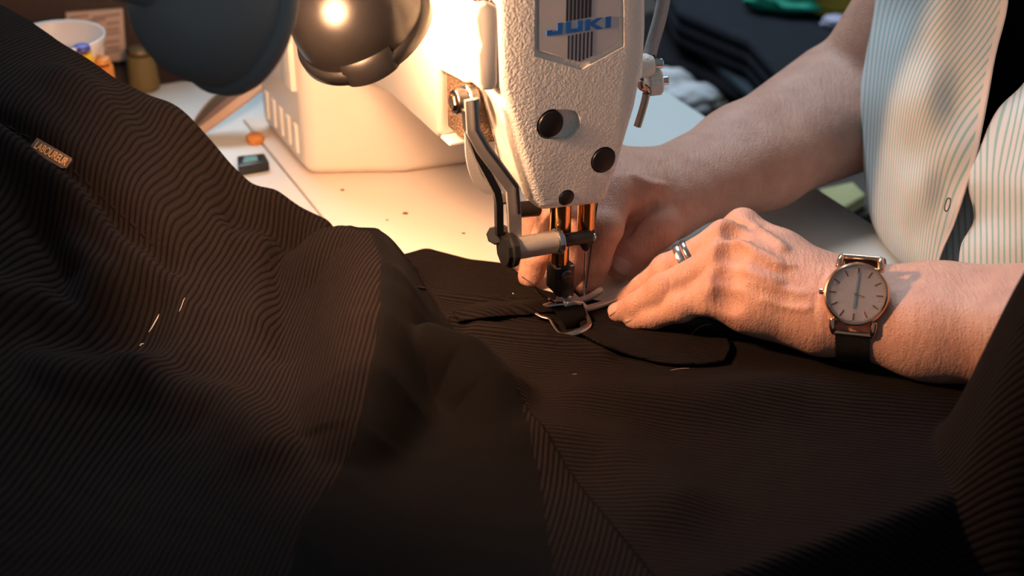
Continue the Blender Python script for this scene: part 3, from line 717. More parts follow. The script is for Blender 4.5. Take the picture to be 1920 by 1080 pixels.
for s, r0 in ((-1, .0178), (1, .0172)):
    pl += [(LW+wide*s*.0080, r0-.0003, LF+wide*s*.0105, r0+.0022, .012, 1), (LF+wide*s*.0105, r0+.0022, LE+wide*s*.012, r0+.0075, .012, 1)]
for s, kname in ((.95, 'I'), (.35, 'M'), (-.3, 'R'), (-.9, 'L')):
    pw = LW+wide*s*.0125-ux*.008; pl += [(pw, .0150, lerp(pw, Lm[kname], .55), .0118, .012, 1), (lerp(pw, Lm[kname], .55), .0118, Lm[kname], .0092, .007, 1)]
# palm pads
pl += [(G(1545, 596, .021), .0160, G(1400, 578, .026), .0118, .012, 1), (G(1540, 545, .022), .016, G(1420, 500, .022), .013, .014, 1),
       (Lm['L']-[0, 0, .006], .008, Lm['I']-[0, 0, .008], .008, .008, 1), (lerp(LW, Lm['M'], .35), .013, lerp(LW, Lm['R'], .8), .0105, .012, 1)]
pl += [(G(1322, 575, .028), .0048, G(1346, 573, .028), .0055, .003, 1), (G(1298, 572, .027), .0042, G(1308, 572, .027), .0046, .003, 1)]
for kname, J in Lfin.items():
    pts = [Lm[kname]]+[G(*j) for j in J]
    pl += chain(pts, frad[kname], .0022)
    pl.append((Lm[kname]+[0, 0, .0026], .0076, lerp(Lm[kname], pts[1], .12)+[0, 0, .0018], .0070, .004, 1))        # knuckle
    pl.append((pts[1]+[0, 0, .0012], .0074, pts[1]+[0, 0, .0010], .0074, .003, 1))
for a, b in (('I', 'M'), ('M', 'R'), ('R', 'L')):
    pl.append((lerp(Lm[a], G(*Lfin[a][0]), .18)-[0, 0, .004], .0052, lerp(Lm[b], G(*Lfin[b][0]), .18)-[0, 0, .004], .0052, .005, 1))
# thumb, on the far side and under the palm
pl += chain([G(1500, 505, .024), G(1420, 490, .022), G(1350, 500, .018), G(1300, 520, .012)], (.0125, .0110, .0096, .0078), .008)
base_l = list(pl)
# tendons, veins, knuckle hollows and wrist creases
for px in ([(1395, 415), (1440, 445), (1470, 468)], [(1375, 452), (1430, 480), (1465, 500)], [(1362, 500), (1420, 520), (1460, 532)]):
    pl += ridge_on(base_l, px, .0017, .0008, .0034)
for px in ([(1399, 440), (1396, 465), (1402, 492)], [(1404, 470), (1440, 492), (1490, 500)], [(1398, 530), (1450, 540), (1510, 552)], [(1430, 560), (1470, 575), (1520, 580)]):
    pl += ridge_on(base_l, px, .0011, .0002, .0016)
for px, r in (([(1362, 468), (1375, 478)], .004), ([(1352, 512), (1368, 520)], .0045), ([(1352, 560), (1365, 568)], .004), ([(1372, 425), (1384, 440)], .003)):
    pl += ridge_on(base_l, px, r, -.0028, .006, -1)
for x0 in (1530,):
    pl += ridge_on(base_l, [(x0+18, 505), (x0+4, 540), (x0-4, 590), (x0+2, 620)], .0004, -.0001, .0013, -1)
VL, FL = grow(pl, .0010)

# ---- right hand and arm (the far one, guiding the cloth behind the foot)
RW = G(1230, 366, .038); RF = G(1410, 294, .040); RE = G(1592, 198, .045)
SH = np.array([.335, .185, TZ+.33])
Rm = dict(I=G(1158, 356, .052), M=G(1132, 328, .054), R=G(1108, 306, .052), L=G(1092, 290, .044))
Rfin = {'I': [(1136, 428, .040), (1116, 492, .020), (1100, 530, .0080)],
        'M': [(1088, 420, .042), (1064, 494, .021), (1054, 527, .0085)],
        'R': [(1040, 405, .040), (1006, 480, .020), (995, 517, .0085)],
        'L': [(1012, 395, .034), (986, 452, .017), (976, 484, .0080)]}
pr = []
uxr = (RF-RW)/np.linalg.norm(RF-RW)
wr = np.array([.25, 1., 0.15]); wr -= uxr*(wr@uxr); wr /= np.linalg.norm(wr)
for s in (-1, 1):
    pr += [(RW+wr*s*.008, .0175, RF+wr*s*.011, .0215, .014, 1), (RF+wr*s*.011, .0215, RE+wr*s*.012, .0330, .016, 1)]
UA = lerp(RE, SH, .5)
pr += [(RE+[.010, .010, .004], .036, UA, .041, .006, 1), (UA, .041, SH, .050, .02, 1)]
for s, kname in ((-.9, 'I'), (-.3, 'M'), (.3, 'R'), (.9, 'L')):
    pw = RW+wr*s*.012+uxr*.004; pr += [(pw, .0150, lerp(pw, Rm[kname], .6), .0118, .012, 1), (lerp(pw, Rm[kname], .6), .0118, Rm[kname], .0095, .008, 1)]
for kname, J in Rfin.items():
    pts = [Rm[kname]]+[G(*j) for j in J]; pr += chain(pts, [r*1.08 for r in frad[kname]], .003)
    pr.append((pts[1]+[0, 0, .001], .0084, pts[1]+[0, -.0006, .001], .0084, .003, 1))
    fd = pts[3]-pts[2]; pr.append((pts[3]-fd*.25, frad[kname][3]*1.16, pts[3]+fd*.02, frad[kname][3]*1.14, .003, 1))
for a, b in (('I', 'M'), ('M', 'R'), ('R', 'L')):
    pr.append((lerp(Rm[a], G(*Rfin[a][0]), .2), .0065, lerp(Rm[b], G(*Rfin[b][0]), .2), .0065, .006, 1))
RT_ = [G(1250, 405, .030), G(1232, 424, .032), G(1194, 460, .022), G(1168, 492, .0130)]
pr += chain(RT_, (.0140, .0112, .0104, .0092), .005)
pr += [(RT_[1]+[0, 0, .001], .0112, RT_[1], .0112, .004, 1), (RT_[2]+[0, 0, .0006], .0105, RT_[2], .0105, .003, 1), (RT_[3], .0098, lerp(RT_[2], RT_[3], .7), .0100, .003, 1)]
pr += [(G(1225, 385, .036), .009, G(1190, 375, .044), .008, .008, 1)]
base_r = list(pr)
pr += ridge_on(base_r, [(1226, 384), (1200, 405), (1176, 436)], .0016, -.0004, .003, -1)
pr += ridge_on(base_r, [(1185, 330), (1215, 345), (1245, 350)], .0015, .0006, .003)
for d_ in (0, 9, 17): pr += ridge_on(base_r, [(1240+d_, 300), (1256+d_, 330), (1262+d_, 370)], .0005, -.0001, .0015, -1)
for t_ in (.80, .95, 1.08):
    q_ = lerp(RT_[1], RT_[2], t_); x_, y_ = proj(q_); pr += ridge_on(base_r, [(x_-20, y_-18), (x_-2, y_-3), (x_+14, y_+16)], .0004, -.0001, .0012, -1)
VR, FR = grow(pr, .00115)

# ---- torso, neck and legs (under the clothes and above the picture)
HIP = np.array([.375, .13, .58]); CH = np.array([.365, .13, 1.0]); NK = np.array([.345, .12, 1.16])
LS = np.array([.345, -.04, TZ+.30])
pt = [(HIP+[0, .06, 0], .10, HIP+[0, -.06, 0], .10, .06, 1), (HIP+[0, .04, .05], .10, CH+[0, .05, -.05], .10, .05, 1), (HIP+[0, -.04, .05], .10, CH+[0, -.05, -.05], .10, .05, 1),
      (CH, .11, CH+[0, 0, .06], .10, .05, 1), (SH+[.02, -.02, .0], .055, LS+[.02, .02, 0], .055, .05, 1), (CH+[0, 0, .08], .07, NK, .05, .04, 1),
      (LS, .048, lerp(LS, LE+ux*.05, .55), .042, .02, 1), (lerp(LS, LE+ux*.05, .55), .042, LE+ux*.04, .036, .02, 1)]
HD = np.array([.315, .118, 1.305])             # head, above the picture, bent towards the work
fc_ = np.array([-.90, -.12, -.42]); fc_ /= np.linalg.norm(fc_); sd_ = np.array([-.12, .99, 0]); sd_ /= np.linalg.norm(sd_); hu = np.cross(fc_, sd_); hu = hu if hu[2] > 0 else -hu
pt += [(NK, .050, HD-hu*.05-fc_*.02, .052, .03, 1), (HD+hu*.035-fc_*.025, .078, HD+hu*.02+fc_*.02, .070, .03, 1), (HD+fc_*.03, .060, HD-hu*.075+fc_*.055, .032, .03, 1),
       (HD+fc_*.082+hu*.012, .008, HD+fc_*.104-hu*.022, .012, .012, 1), (HD+fc_*.088-hu*.048+sd_*.018, .006, HD+fc_*.088-hu*.048-sd_*.018, .006, .008, 1)]
for sg_ in (-1, 1):
    pt += [(HD+sd_*sg_*.076-fc_*.02+hu*.015, .013, HD+sd_*sg_*.074-fc_*.015-hu*.025, .009, .006, 1), (HD+fc_*.096+sd_*sg_*.031+hu*.012, .011, HD+fc_*.097+sd_*sg_*.033+hu*.012, .011, .012, -1)]
    pt += [(HD+fc_*.078+sd_*sg_*.031+hu*.010, .012, HD+fc_*.078+sd_*sg_*.031+hu*.010, .012, .004, 1)]
VT, FT = grow(pt, .0045)
def skin_material():
    m = mat('skin', (.60, .34, .25), .48, sss=.12, spec=.35); nt = m.node_tree; p = nt.nodes['Principled BSDF']; tc = node(nt, 'ShaderNodeTexCoord')
    n1 = node(nt, 'ShaderNodeTexNoise'); n1.inputs['Scale'].default_value = 70; n1.inputs['Detail'].default_value = 4; nt.links.new(tc.outputs['Object'], n1.inputs['Vector'])
    rp = node(nt, 'ShaderNodeValToRGB'); rp.color_ramp.elements[0].position = .15; rp.color_ramp.elements[0].color = (.48, .24, .18, 1); rp.color_ramp.elements[1].position = .75; rp.color_ramp.elements[1].color = (.64, .36, .265, 1)
    nt.links.new(n1.outputs['Fac'], rp.inputs[0]); nt.links.new(rp.outputs[0], p.inputs['Base Color'])
    vo = node(nt, 'ShaderNodeTexVoronoi', feature='DISTANCE_TO_EDGE'); vo.inputs['Scale'].default_value = 620; nt.links.new(tc.outputs['Object'], vo.inputs['Vector'])
    mp = node(nt, 'ShaderNodeMapping'); mp.inputs['Scale'].default_value = (3.2, .8, .8); mp.inputs['Rotation'].default_value = (0, 0, .2); nt.links.new(tc.outputs['Object'], mp.inputs[0])
    n2 = node(nt, 'ShaderNodeTexNoise'); n2.inputs['Scale'].default_value = 150; n2.inputs['Detail'].default_value = 5; n2.inputs['Roughness'].default_value = .65; nt.links.new(mp.outputs[0], n2.inputs['Vector'])
    hh_ = math_node(nt, 'ADD', math_node(nt, 'MULTIPLY', n2.outputs['Fac'], 1.0), math_node(nt, 'MULTIPLY', vo.outputs['Distance'], .5))
    b = node(nt, 'ShaderNodeBump'); b.inputs['Strength'].default_value = .7; b.inputs['Distance'].default_value = .0010
    nt.links.new(hh_, b.inputs['Height']); nt.links.new(b.outputs['Normal'], p.inputs['Normal']); return m
M_skin = skin_material()
PE = thing('person', 'person in a green striped shirt guiding corduroy under the needle with both hands', 'person', (HIP[0], HIP[1], 0))
off = np.array([HIP[0], HIP[1], 0])
Vall = np.vstack([VL, VR, VT])-off; Fall = np.vstack([FL, FR+len(VL), FT+len(VL)+len(VR)])
me = bpy.data.meshes.new('body'); me.from_pydata(Vall.tolist(), [], Fall.tolist()); finish(me, M_skin, 180)
link(bpy.data.objects.new('body', me), PE)
# fingernails: thin curved plates let into the finger ends
M_nail = mat('nail', (.56, .36, .30), .34)
def nail(tip, prev, nrm, wd, ln, r):
    d = np.asarray(tip)-np.asarray(prev); d /= np.linalg.norm(d); n = np.asarray(nrm, float); n -= d*(n@d); n /= np.linalg.norm(n); s = np.cross(d, n)
    rows = []
    for i in range(9):
        u = i/8; rows.append([])
        for j in range(9):
            a = (j/8-.5)*2; end = 1-.35*(abs(a)**2.4)*(1 if u > .5 else .6)
            w_ = wd/2*(1-.18*(1-u)**2); th_ = a*w_/r
            rows[-1].append(np.asarray(tip)+d*((u-.62)*ln*end)+s*(r*math.sin(th_))+n*(r*math.cos(th_)+.0002-.0011*max(0, u-.5)))
    o = sheet('fingernail', np.array(rows)-off, M_nail, PE, .0006)
    o.modifiers[0].offset = 0
    return o
toc = lambda p: (CAM-p)/np.linalg.norm(CAM-p)
nail(RT_[3], RT_[2], toc(RT_[3])+np.array([.25, 0, .35]), .0125, .0135, .0102)
for kname in 'RL':
    J = [G(*j) for j in Lfin[kname]]; nail(J[2], J[1], np.array([-.35, -.45, .8]), .0070, .0070, frad[kname][3]-.0001)
J = [G(*j) for j in Lfin['M']]; nail(J[2], J[1], np.array([-.2, .1, 1]), .0070, .0070, .0058)

# ---- striped shirt: two front panels and the back, cut around the torso
def shirt_material():
    m = mat('striped_cotton', (.75, .72, .70), .8, sheen=.1, spec=.2); nt = m.node_tree; p = nt.nodes['Principled BSDF']
    uv = node(nt, 'ShaderNodeUVMap'); sx = node(nt, 'ShaderNodeSeparateXYZ'); nt.links.new(uv.outputs[0], sx.inputs[0])
    fr = math_node(nt, 'FRACT', sx.outputs[0]); d = math_node(nt, 'ABSOLUTE', math_node(nt, 'SUBTRACT', fr, .5))
    rp = node(nt, 'ShaderNodeValToRGB'); e = rp.color_ramp.elements; e[0].position = .10; e[0].color = (.30, .50, .48, 1); e[1].position = .24; e[1].color = (.67, .67, .69, 1)
    nt.links.new(d, rp.inputs[0])
    pl_ = math_node(nt, 'GREATER_THAN', sx.outputs[1], 1.0)      # plain placket band
    mx = node(nt, 'ShaderNodeMix', data_type='RGBA'); nt.links.new(pl_, mx.inputs[0]); nt.links.new(rp.outputs[0], mx.inputs[6]); mx.inputs[7].default_value = (.74, .67, .64, 1)
    nt.links.new(mx.outputs[2], p.inputs['Base Color'])
    tc = node(nt, 'ShaderNodeTexCoord'); n = node(nt, 'ShaderNodeTexNoise'); n.inputs['Scale'].default_value = 1400; nt.links.new(tc.outputs['Object'], n.inputs['Vector'])
    b = node(nt, 'ShaderNodeBump'); b.inputs['Strength'].default_value = .3; b.inputs['Distance'].default_value = .0004; nt.links.new(n.outputs['Fac'], b.inputs['Height']); nt.links.new(b.outputs['Normal'], p.inputs['Normal'])
    return m
M_shirt = shirt_material()
def panel(name, ctrl, stripe, n=9):
    A = cgrid([[np.r_[D(x, y, z), x, y] for x, y, z in row] for row in ctrl], n)
    x, y = A[..., 3], A[..., 4]; u, v_ = stripe(x, y)
    cc = np.linspace(0, 1, A.shape[1])[None].repeat(A.shape[0], 0)
    return sheet(name, A[..., :3]-off, M_shirt, PE, .0012, np.stack([u, v_(cc)], -1))
sm = lambda t: np.clip(t, 0, 1)**2*(3-2*np.clip(t, 0, 1))
def st_left(x, y):
    al = .10+.62*sm((x-1615)/150)*(1-.28*sm((x-1770)/130)); Sy = y-.65*40*np.logaddexp(0, (y-230)/40)
    return (x+al*Sy)/11.0, lambda c: np.where(c > .955, 1.5, .5)
LP = [[(1700, -400, .94), (1692, -400, .90), (1745, -400, .85), (1810, -400, .83), (1880, -400, .82), (1935, -400, .82)],
      [(1668, -190, .90), (1652, -190, .84), (1700, -190, .775), (1775, -190, .745), (1850, -190, .735), (1915, -190, .735)],
      [(1664, -60, .90), (1643, -60, .84), (1690, -60, .775), (1760, -60, .745), (1835, -60, .738), (1896, -60, .735)],
      [(1662, 20, .90), (1640, 20, .835), (1690, 20, .775), (1755, 20, .745), (1825, 20, .742), (1888, 20, .737)],
      [(1650, 100, .89), (1628, 100, .83), (1675, 100, .772), (1740, 100, .748), (1808, 100, .742), (1868, 100, .738)],
      [(1640, 190, .88), (1615, 185, .825), (1665, 190, .768), (1730, 190, .742), (1795, 190, .745), (1852, 190, .735)],
      [(1640, 275, .87), (1620, 275, .82), (1668, 280, .768), (1725, 280, .748), (1780, 280, .738), (1834, 280, .735)],
      [(1650, 350, .86), (1627, 350, .815), (1672, 355, .766), (1722, 355, .744), (1770, 355, .742), (1812, 355, .735)],
      [(1668, 415, .85), (1638, 415, .81), (1680, 420, .764), (1722, 425, .75), (1758, 425, .742), (1790, 420, .738)],
      [(1700, 470, .84), (1668, 465, .80), (1694, 475, .764), (1720, 480, .752), (1742, 482, .745), (1765, 480, .74)],
      [(1760, 545, .82), (1728, 520, .79), (1734, 530, .765), (1740, 535, .755), (1746, 540, .75), (1752, 540, .745)]]
panel('shirt_front', LP, st_left)
def st_right(x, y):
    return (x-.55*np.clip(170-y, -40, 120)*0+.0*y-.20*np.clip(330-y, 0, 200)*sm((x-1840)/60))/11.0, lambda c: np.where(c < .03, 1.5, .5)
RP = [[(2040, -300, .82), (2090, -300, .80), (2160, -300, .79), (2250, -300, .79)],
      [(2020, -100, .75), (2070, -100, .725), (2140, -100, .71), (2220, -100, .72)],
      [(1985, 60, .735), (2040, 50, .70), (2110, 45, .68), (2200, 40, .70)],
      [(1925, 155, .735), (1990, 140, .70), (2080, 130, .68), (2200, 120, .70)],
      [(1872, 210, .735), (1925, 210, .705), (2040, 205, .68), (2200, 200, .70)],
      [(1838, 285, .735), (1895, 285, .708), (2010, 280, .68), (2200, 280, .70)],
      [(1818, 340, .735), (1880, 345, .71), (1990, 345, .68), (2200, 345, .70)],
      [(1830, 410, .738), (1885, 410, .71), (1990, 410, .685), (2200, 410, .70)],
      [(1804, 465, .735), (1870, 470, .712), (1980, 470, .69), (2200, 470, .70)],
      [(1800, 540, .735), (1865, 540, .715), (1980, 540, .695), (2200, 540, .70)]]
panel('shirt_front', RP, st_right)
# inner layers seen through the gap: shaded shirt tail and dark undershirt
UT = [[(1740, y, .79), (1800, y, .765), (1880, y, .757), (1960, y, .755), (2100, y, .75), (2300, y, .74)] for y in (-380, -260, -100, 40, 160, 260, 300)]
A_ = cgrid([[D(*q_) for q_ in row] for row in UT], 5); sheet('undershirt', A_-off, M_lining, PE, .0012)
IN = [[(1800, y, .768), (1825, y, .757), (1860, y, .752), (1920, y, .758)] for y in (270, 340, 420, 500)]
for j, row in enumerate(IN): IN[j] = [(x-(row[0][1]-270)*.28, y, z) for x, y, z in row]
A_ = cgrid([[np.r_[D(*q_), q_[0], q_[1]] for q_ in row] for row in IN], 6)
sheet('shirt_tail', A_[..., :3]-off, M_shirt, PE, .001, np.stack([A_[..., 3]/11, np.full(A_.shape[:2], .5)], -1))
# sleeve of the far arm, back of the shirt: simple shells around the body
def shell(name, prims, m, res=.004): Vs, Fs = grow(prims, res); return obj(name, (Vs-off, Fs), m, PE, 180)
shell('shirt_back', [(HIP+[.005, .045, .0], .111, CH+[.01, .05, -.04], .110, .04, 1), (HIP+[.005, -.045, .0], .111, CH+[.01, -.05, -.04], .110, .04, 1), (SH+[.03, -.02, .01], .064, LS+[.03, .02, .01], .064, .05, 1), (CH+[.01, 0, 0], .118, CH+[.01, 0, .06], .107, .05, 1),
                     (lerp(UA, SH, .55), .055, SH, .062, .03, 1), (lerp(LS, LE, .3), .054, LS, .060, .03, 1)], mat('pale_cotton', (.68, .68, .66), .85, noise=.05, nscale=200), .005)
KR, KL = np.array([.06, .30, .53]), np.array([.06, .06, .53])
shell('trousers', [(HIP+[0, .06, 0], .125, HIP+[0, -.06, 0], .125, .05, 1), (HIP+[0, .08, -.01], .085, KR, .062, .03, 1), (HIP+[0, -.06, -.01], .085, KL, .062, .03, 1),
                   (KR, .062, KR+[.02, 0, -.40], .045, .03, 1), (KL, .062, KL+[.02, 0, -.40], .045, .03, 1)], mat('navy_twill', (.012, .014, .022), .9), .007)
for K_ in (KR, KL): shell('shoe', [(K_+[.03, 0, -.475], .05, K_+[-.10, 0, -.488], .038, .03, 1)], M_rubber, .004)

# ================================================================== wristwatch
wc = lerp(LW, LF, .19); nrm = toc(wc)+np.array([-.12, .05, .18]); nrm /= np.linalg.norm(nrm)
t12 = UP+RT*.10-ux*.0; t12 = t12-nrm*(t12@nrm); t12 /= np.linalg.norm(t12); t3 = np.cross(t12, nrm)
q_ = hit(base_l, 1608, 556); wpos = q_+nrm*.0008
MW = Matrix((Vector(t3), Vector(t12), Vector(nrm))).transposed()
WT = thing('wristwatch', 'round rose gold wristwatch with grainy dial and black strap', 'watch', tuple(wpos)); WT.rotation_euler = MW.to_euler()
rw = .0152
obj('case', lathe([(0, 0), (rw*.90, 0), (rw*.98, .0015), (rw, .003), (rw, .0052), (rw*.985, .0060), (rw*.95, .0070), (rw*.895, .0074), (rw*.885, .0066), (rw*.875, .0056), (0, .0054)], (0, 0, 0), (0, 0, 1), 72), M_gold, WT)
dial = obj('dial', lathe([(0, .0055), (rw*.875, .0055), (rw*.875, .0057), (0, .0057)], (0, 0, 0), (0, 0, 1), 64), M_dial, WT)
M_mark = mat('dark_copper', (.30, .13, .09), .3, .8)
for i in range(12):
    a_ = math.pi/2-i*math.pi/6; c_, s_ = math.cos(a_), math.sin(a_); bm = box(rw*.60, rw*.80, -.00030, .00030, .0056, .0060)
    bmesh.ops.rotate(bm, cent=(0, 0, 0), matrix=Matrix.Rotation(a_, 3, 'Z'), verts=bm.verts); obj('hour_marker', bm, M_mark, dial, 0)
for i in range(60):
    if i % 5: 
        a_ = i*math.pi/30; bm = box(rw*.80, rw*.84, -.00008, .00008, .0056, .00585); bmesh.ops.rotate(bm, cent=(0, 0, 0), matrix=Matrix.Rotation(a_, 3, 'Z'), verts=bm.verts)
        obj('minute_mark', bm, M_mark, dial, 0)
for nm, an, ln, wd in (('minute_hand', 88, .66, .00040), ('hour_hand', -91, .46, .00048), ('second_hand', -18, .28, .00022)):
    bm = box(-.0012, rw*ln, -wd, wd, .0060, .0063); bmesh.ops.rotate(bm, cent=(0, 0, 0), matrix=Matrix.Rotation(math.radians(an), 3, 'Z'), verts=bm.verts); obj(nm, bm, M_silver if 'second' not in nm else M_gold, WT, 0)
obj('hand_hub', cyl((0, 0, .0058), (0, 0, .0067), .0007, 16), M_gold, WT)
obj('crown', cyl((-rw*.98, 0, .0036), (-rw-.0022, 0, .0036), .0015, 18), M_gold, WT)
M_crystal = mat('crystal', (1, 1, 1), .02, trans=1); M_crystal.node_tree.nodes['Principled BSDF'].inputs['IOR'].default_value = 1.1
obj('crystal', lathe([(0, .0076), (rw*.6, .0075), (rw*.885, .0072), (rw*.885, .0070), (rw*.6, .0072), (0, .0073)], (0, 0, 0), (0, 0, 1), 48), M_crystal, WT, 180)
for sy in (-1, 1):
    for sx_ in (-1, 1):
        obj('lug', tube(catmull([(sx_*rw*.62, sy*rw*.80, .0040), (sx_*rw*.60, sy*rw*1.05, .0034), (sx_*rw*.58, sy*rw*1.20, .0018)], 4), [.0018]*5+[.0016]*2+[.0012]*2, 8), M_gold, WT, 180)
    obj('spring_bar', cyl((-rw*.64, sy*rw*1.19, .0018), (rw*.64, sy*rw*1.19, .0018), .0012, 12), M_gold, WT)
# strap: loops round the wrist, section by section just outside the skin
cen = lerp(LW, LF, .19); st = []
for i in range(33):
    an = math.radians(40+(320-40)*i/32); d_ = nrm*math.cos(an)+t12*math.sin(an); tt_ = np.linspace(.045, .008, 300); Q_ = cen+d_*tt_[:, None]; sd = sdf_at(base_l, Q_)
    k_ = np.argmax(sd < .0012); st.append(Q_[k_])
Wi = np.array(MW.inverted()); st = [(Wi@(p-wpos)) for p in st]
st = [np.array([0, rw*1.19, .0018])]+st+[np.array([0, -rw*1.19, .0018])]
bm = bmesh.new(); rings = []
cl = np.mean(st, 0)
for i, p in enumerate(st):
    n_ = p-cl; n_[0] = 0; n_ /= np.linalg.norm(n_); rings.append([bm.verts.new((x, p[1]+n_[1]*o_, p[2]+n_[2]*o_)) for x, o_ in ((-.0078, -.0006), (.0078, -.0006), (.0078, .0011), (-.0078, .0011))])
for a_, b_ in zip(rings, rings[1:]):
    for k_ in range(4): bm.faces.new((a_[k_], a_[(k_+1) % 4], b_[(k_+1) % 4], b_[k_]))
bm.faces.new(rings[0][::-1]); bm.faces.new(rings[-1]); obj('strap', bm, M_strap, WT, 50)
# ================================================================== rings on the finger
fm = [Lm['M']]+[G(*j) for j in Lfin['M']]; dfm = fm[1]-fm[0]
for k_, (t_, wd, lab) in enumerate(((.70, .0032, 'wide silver band with engraved pattern, worn nearer the fingertip'), (.86-.28, .0022, 'narrow polished silver ring, worn nearer the knuckle'))):
    c_ = fm[0]+dfm*t_; rr = frad['M'][0]+(frad['M'][1]-frad['M'][0])*t_+.0006
    o = obj('finger_ring', lathe([(rr-.0003, -wd/2), (rr+.0008, -wd/2), (rr+.0011, -wd/4), (rr+.0011, wd/4), (rr+.0008, wd/2), (rr-.0003, wd/2)], (0, 0, 0), dfm, 48, close=True), M_silver if k_ == 0 else M_steel)
    o.location = c_; tag(o, lab, 'ring', 'rings on the left hand')
# ================================================================== safety pin on the shirt placket
sp = [D(1777, 372, .728), D(1773, 380, .728), D(1771, 392, .728), D(1775, 396, .728), D(1780, 388, .728), D(1782, 374, .728)]
o = obj('safety_pin', tube(catmull(sp, 5, True), .00035, 6, None, True), M_darksteel, None, 180); tag(o, 'small dark safety pin fastened through the shirt placket', 'safety pin')

shell('hair', [(HD+hu*.045-fc_*.040, .086, HD+hu*.050+fc_*.005, .076, .03, 1), (HD+hu*.01-fc_*.06, .075, HD-hu*.07-fc_*.055, .050, .03, 1)], mat('grey_brown_hair', (.09, .06, .045), .6, noise=.5, nscale=300), .005)

# ================================================================== stool
SO = thing('stool', 'round padded work stool under the person', 'stool', (HIP[0], HIP[1], 0))
obj('seat', lathe([(0, .40), (.16, .40), (.175, .415), (.175, .44), (.15, .452), (0, .454)]), M_strap, SO); obj('post', cyl((0, 0, .03), (0, 0, .40), .025), M_steel, SO)
for i in range(5):
    a_ = i*2*math.pi/5; obj('foot', tube([(0, 0, .035), (.26*math.cos(a_), .26*math.sin(a_), .02)], [.02, .014], 8), M_blackmetal, SO)
# ================================================================== things beyond the far end of the table
MA = lambda a, b, h: AX*a+BX*b+np.array([0, 0, TZ+h])
CB = thing('side_cabinet', 'dark brown cabinet behind the far end of the sewing table', 'cabinet', (0, 0, 0), AZ)
M_brown = mat('dark_brown_wood', (.035, .022, .017), .6, noise=.35, nscale=25)
obj('body', box(-.80, -.03, .415, .80, .02, TZ-.022, .004), M_brown, CB); obj('top', box(-.81, -.02, .410, .81, TZ-.022, TZ-.002, .003), M_brown, CB)
for x_ in (-.61, -.22): obj('door', box(x_-.18, x_+.18, .404, .414, .06, TZ-.04, .003), M_brown, CB)
# dark storage box with a printed card
a_bx = .466
SB = thing('storage_box', 'dark brown storage box with a beige printed card on its front', 'box', tuple(MA(a_bx, 0, -.002)), AZ)
x0_, z0_ = pa(60, 170, a_bx); x1_, z1_ = pa(420, 60, a_bx); obj('body', box(x0_-.06, x1_+.05, .001, .16, 0, .19, .004), M_brown, SB)
obj('lid', box(x0_-.064, x1_+.054, -.003, .164, .17, .195, .003), M_brown, SB)
ca = [pa(*p, a_bx) for p in ((122, 22), (229, 14), (236, 112), (126, 116))]
cdm = mat('beige_card', (.52, .40, .34), .7, noise=.05, nscale=80)
card = obj('label_card', prism([(x, z+.002) for x, z in ca], -.003, .0005, 'y', .0006, 2), cdm, SB)
for i in range(7):
    for x_a, x_b in (((130, 165), (172, 224)) if i % 3 == 0 else ((130, 190+7*(i % 2)), (198, 222))):
        yy = 32+i*11.5; p_, q_2 = pa(x_a, yy, a_bx), pa(x_b, yy-3, a_bx)
        obj('print_line', box(p_[0], q_2[0], -.0034, -.0028, p_[1]+.0015, p_[1]+.0032), mat('faded_ink', (.30, .21, .18), .8) if i == 0 and x_a == 130 else bpy.data.materials['faded_ink'], card, 0)
# white plastic basket
bc = G(104, 66, .060); BS = thing('basket', 'white plastic basket with slatted side at the far end of the table', 'basket', (bc[0], bc[1], TZ))
rbk = 84/F*np.linalg.norm(bc-CAM)*.98; M_white = mat('white_plastic', (.72, .68, .67), .35)
obj('bowl', lathe([(0, .030), (rbk*.55, .032), (rbk*.86, .046), (rbk*.99, .058), (rbk*1.02, .060), (rbk*1.03, .0585), (rbk*.88, .0435), (rbk*.55, .030), (0, .028)], n=56), M_white, BS, 180)
for i in range(13):
    a_ = 2*math.pi*i/13; c_, s_ = math.cos(a_), math.sin(a_)
    obj('slat', ribbon([(rbk*.80*c_, rbk*.80*s_, .001), (rbk*.93*c_, rbk*.93*s_, .051)], .0050, .0016, up=(c_, s_, 0)), M_white, BS)
obj('foot_ring', lathe([(rbk*.74, 0), (rbk*.84, 0), (rbk*.85, .003), (rbk*.74, .003)], n=48, close=True), M_white, BS)
# thread spools
def spool(px, py, h, r, col, cap, lab, zo=0.0):
    p = G(px, py, 0); S = thing('thread_spool', lab, 'thread spool', (p[0], p[1], TZ+zo), 0, 'thread spools at the far end of the table')
    obj('thread_winding', lathe([(r*.3, .003), (r*.98, .003)]+[(r*(1-.10*t/8)*(1.0 if t % 2 else .985), .003+(h-.009)*(t+.5)/8) for t in range(8)]+[(r*.85, h-.006), (r*.3, h-.006)], n=32, close=True), mat('thread_'+lab.split()[0], col, .7, bump=.5, bscale=1500), S, 180)
    obj('core', lathe([(0, 0), (r*.9, 0), (r*.9, .003), (r*.3, .003), (r*.3, h-.006), (r*.8, h-.004), (r*.7, h-.001), (r*.35, h), (0, h)], n=32), mat('cap_'+lab.split()[0], cap, .5), S, 50)
spool(178, 245, .061, .0070, (.75, .50, .02), (.05, .06, .35), 'yellow thread spool with a blue cap beside the basket')
spool(208, 232, .048, .0078, (.62, .22, .03), (.60, .25, .05), 'orange thread spool with an orange cap beside the yellow one')
spool(272, 166, .034, .0110, (.12, .085, .025), (.10, .07, .03), 'olive brown thread spool standing by the storage box', -.002)
cn = MA(.50, -.40, -.002); C_ = thing('metal_canister', 'grey metal canister with a lid beside the storage box', 'canister', tuple(cn))
cp = proj(cn)
obj('body', lathe([(0, 0), (.040, 0), (.040, .14), (0, .14)], n=40), M_grey, C_); obj('lid', lathe([(0, .14), (.042, .14), (.042, .155), (.038, .158), (0, .158)], n=40), M_steel, C_)
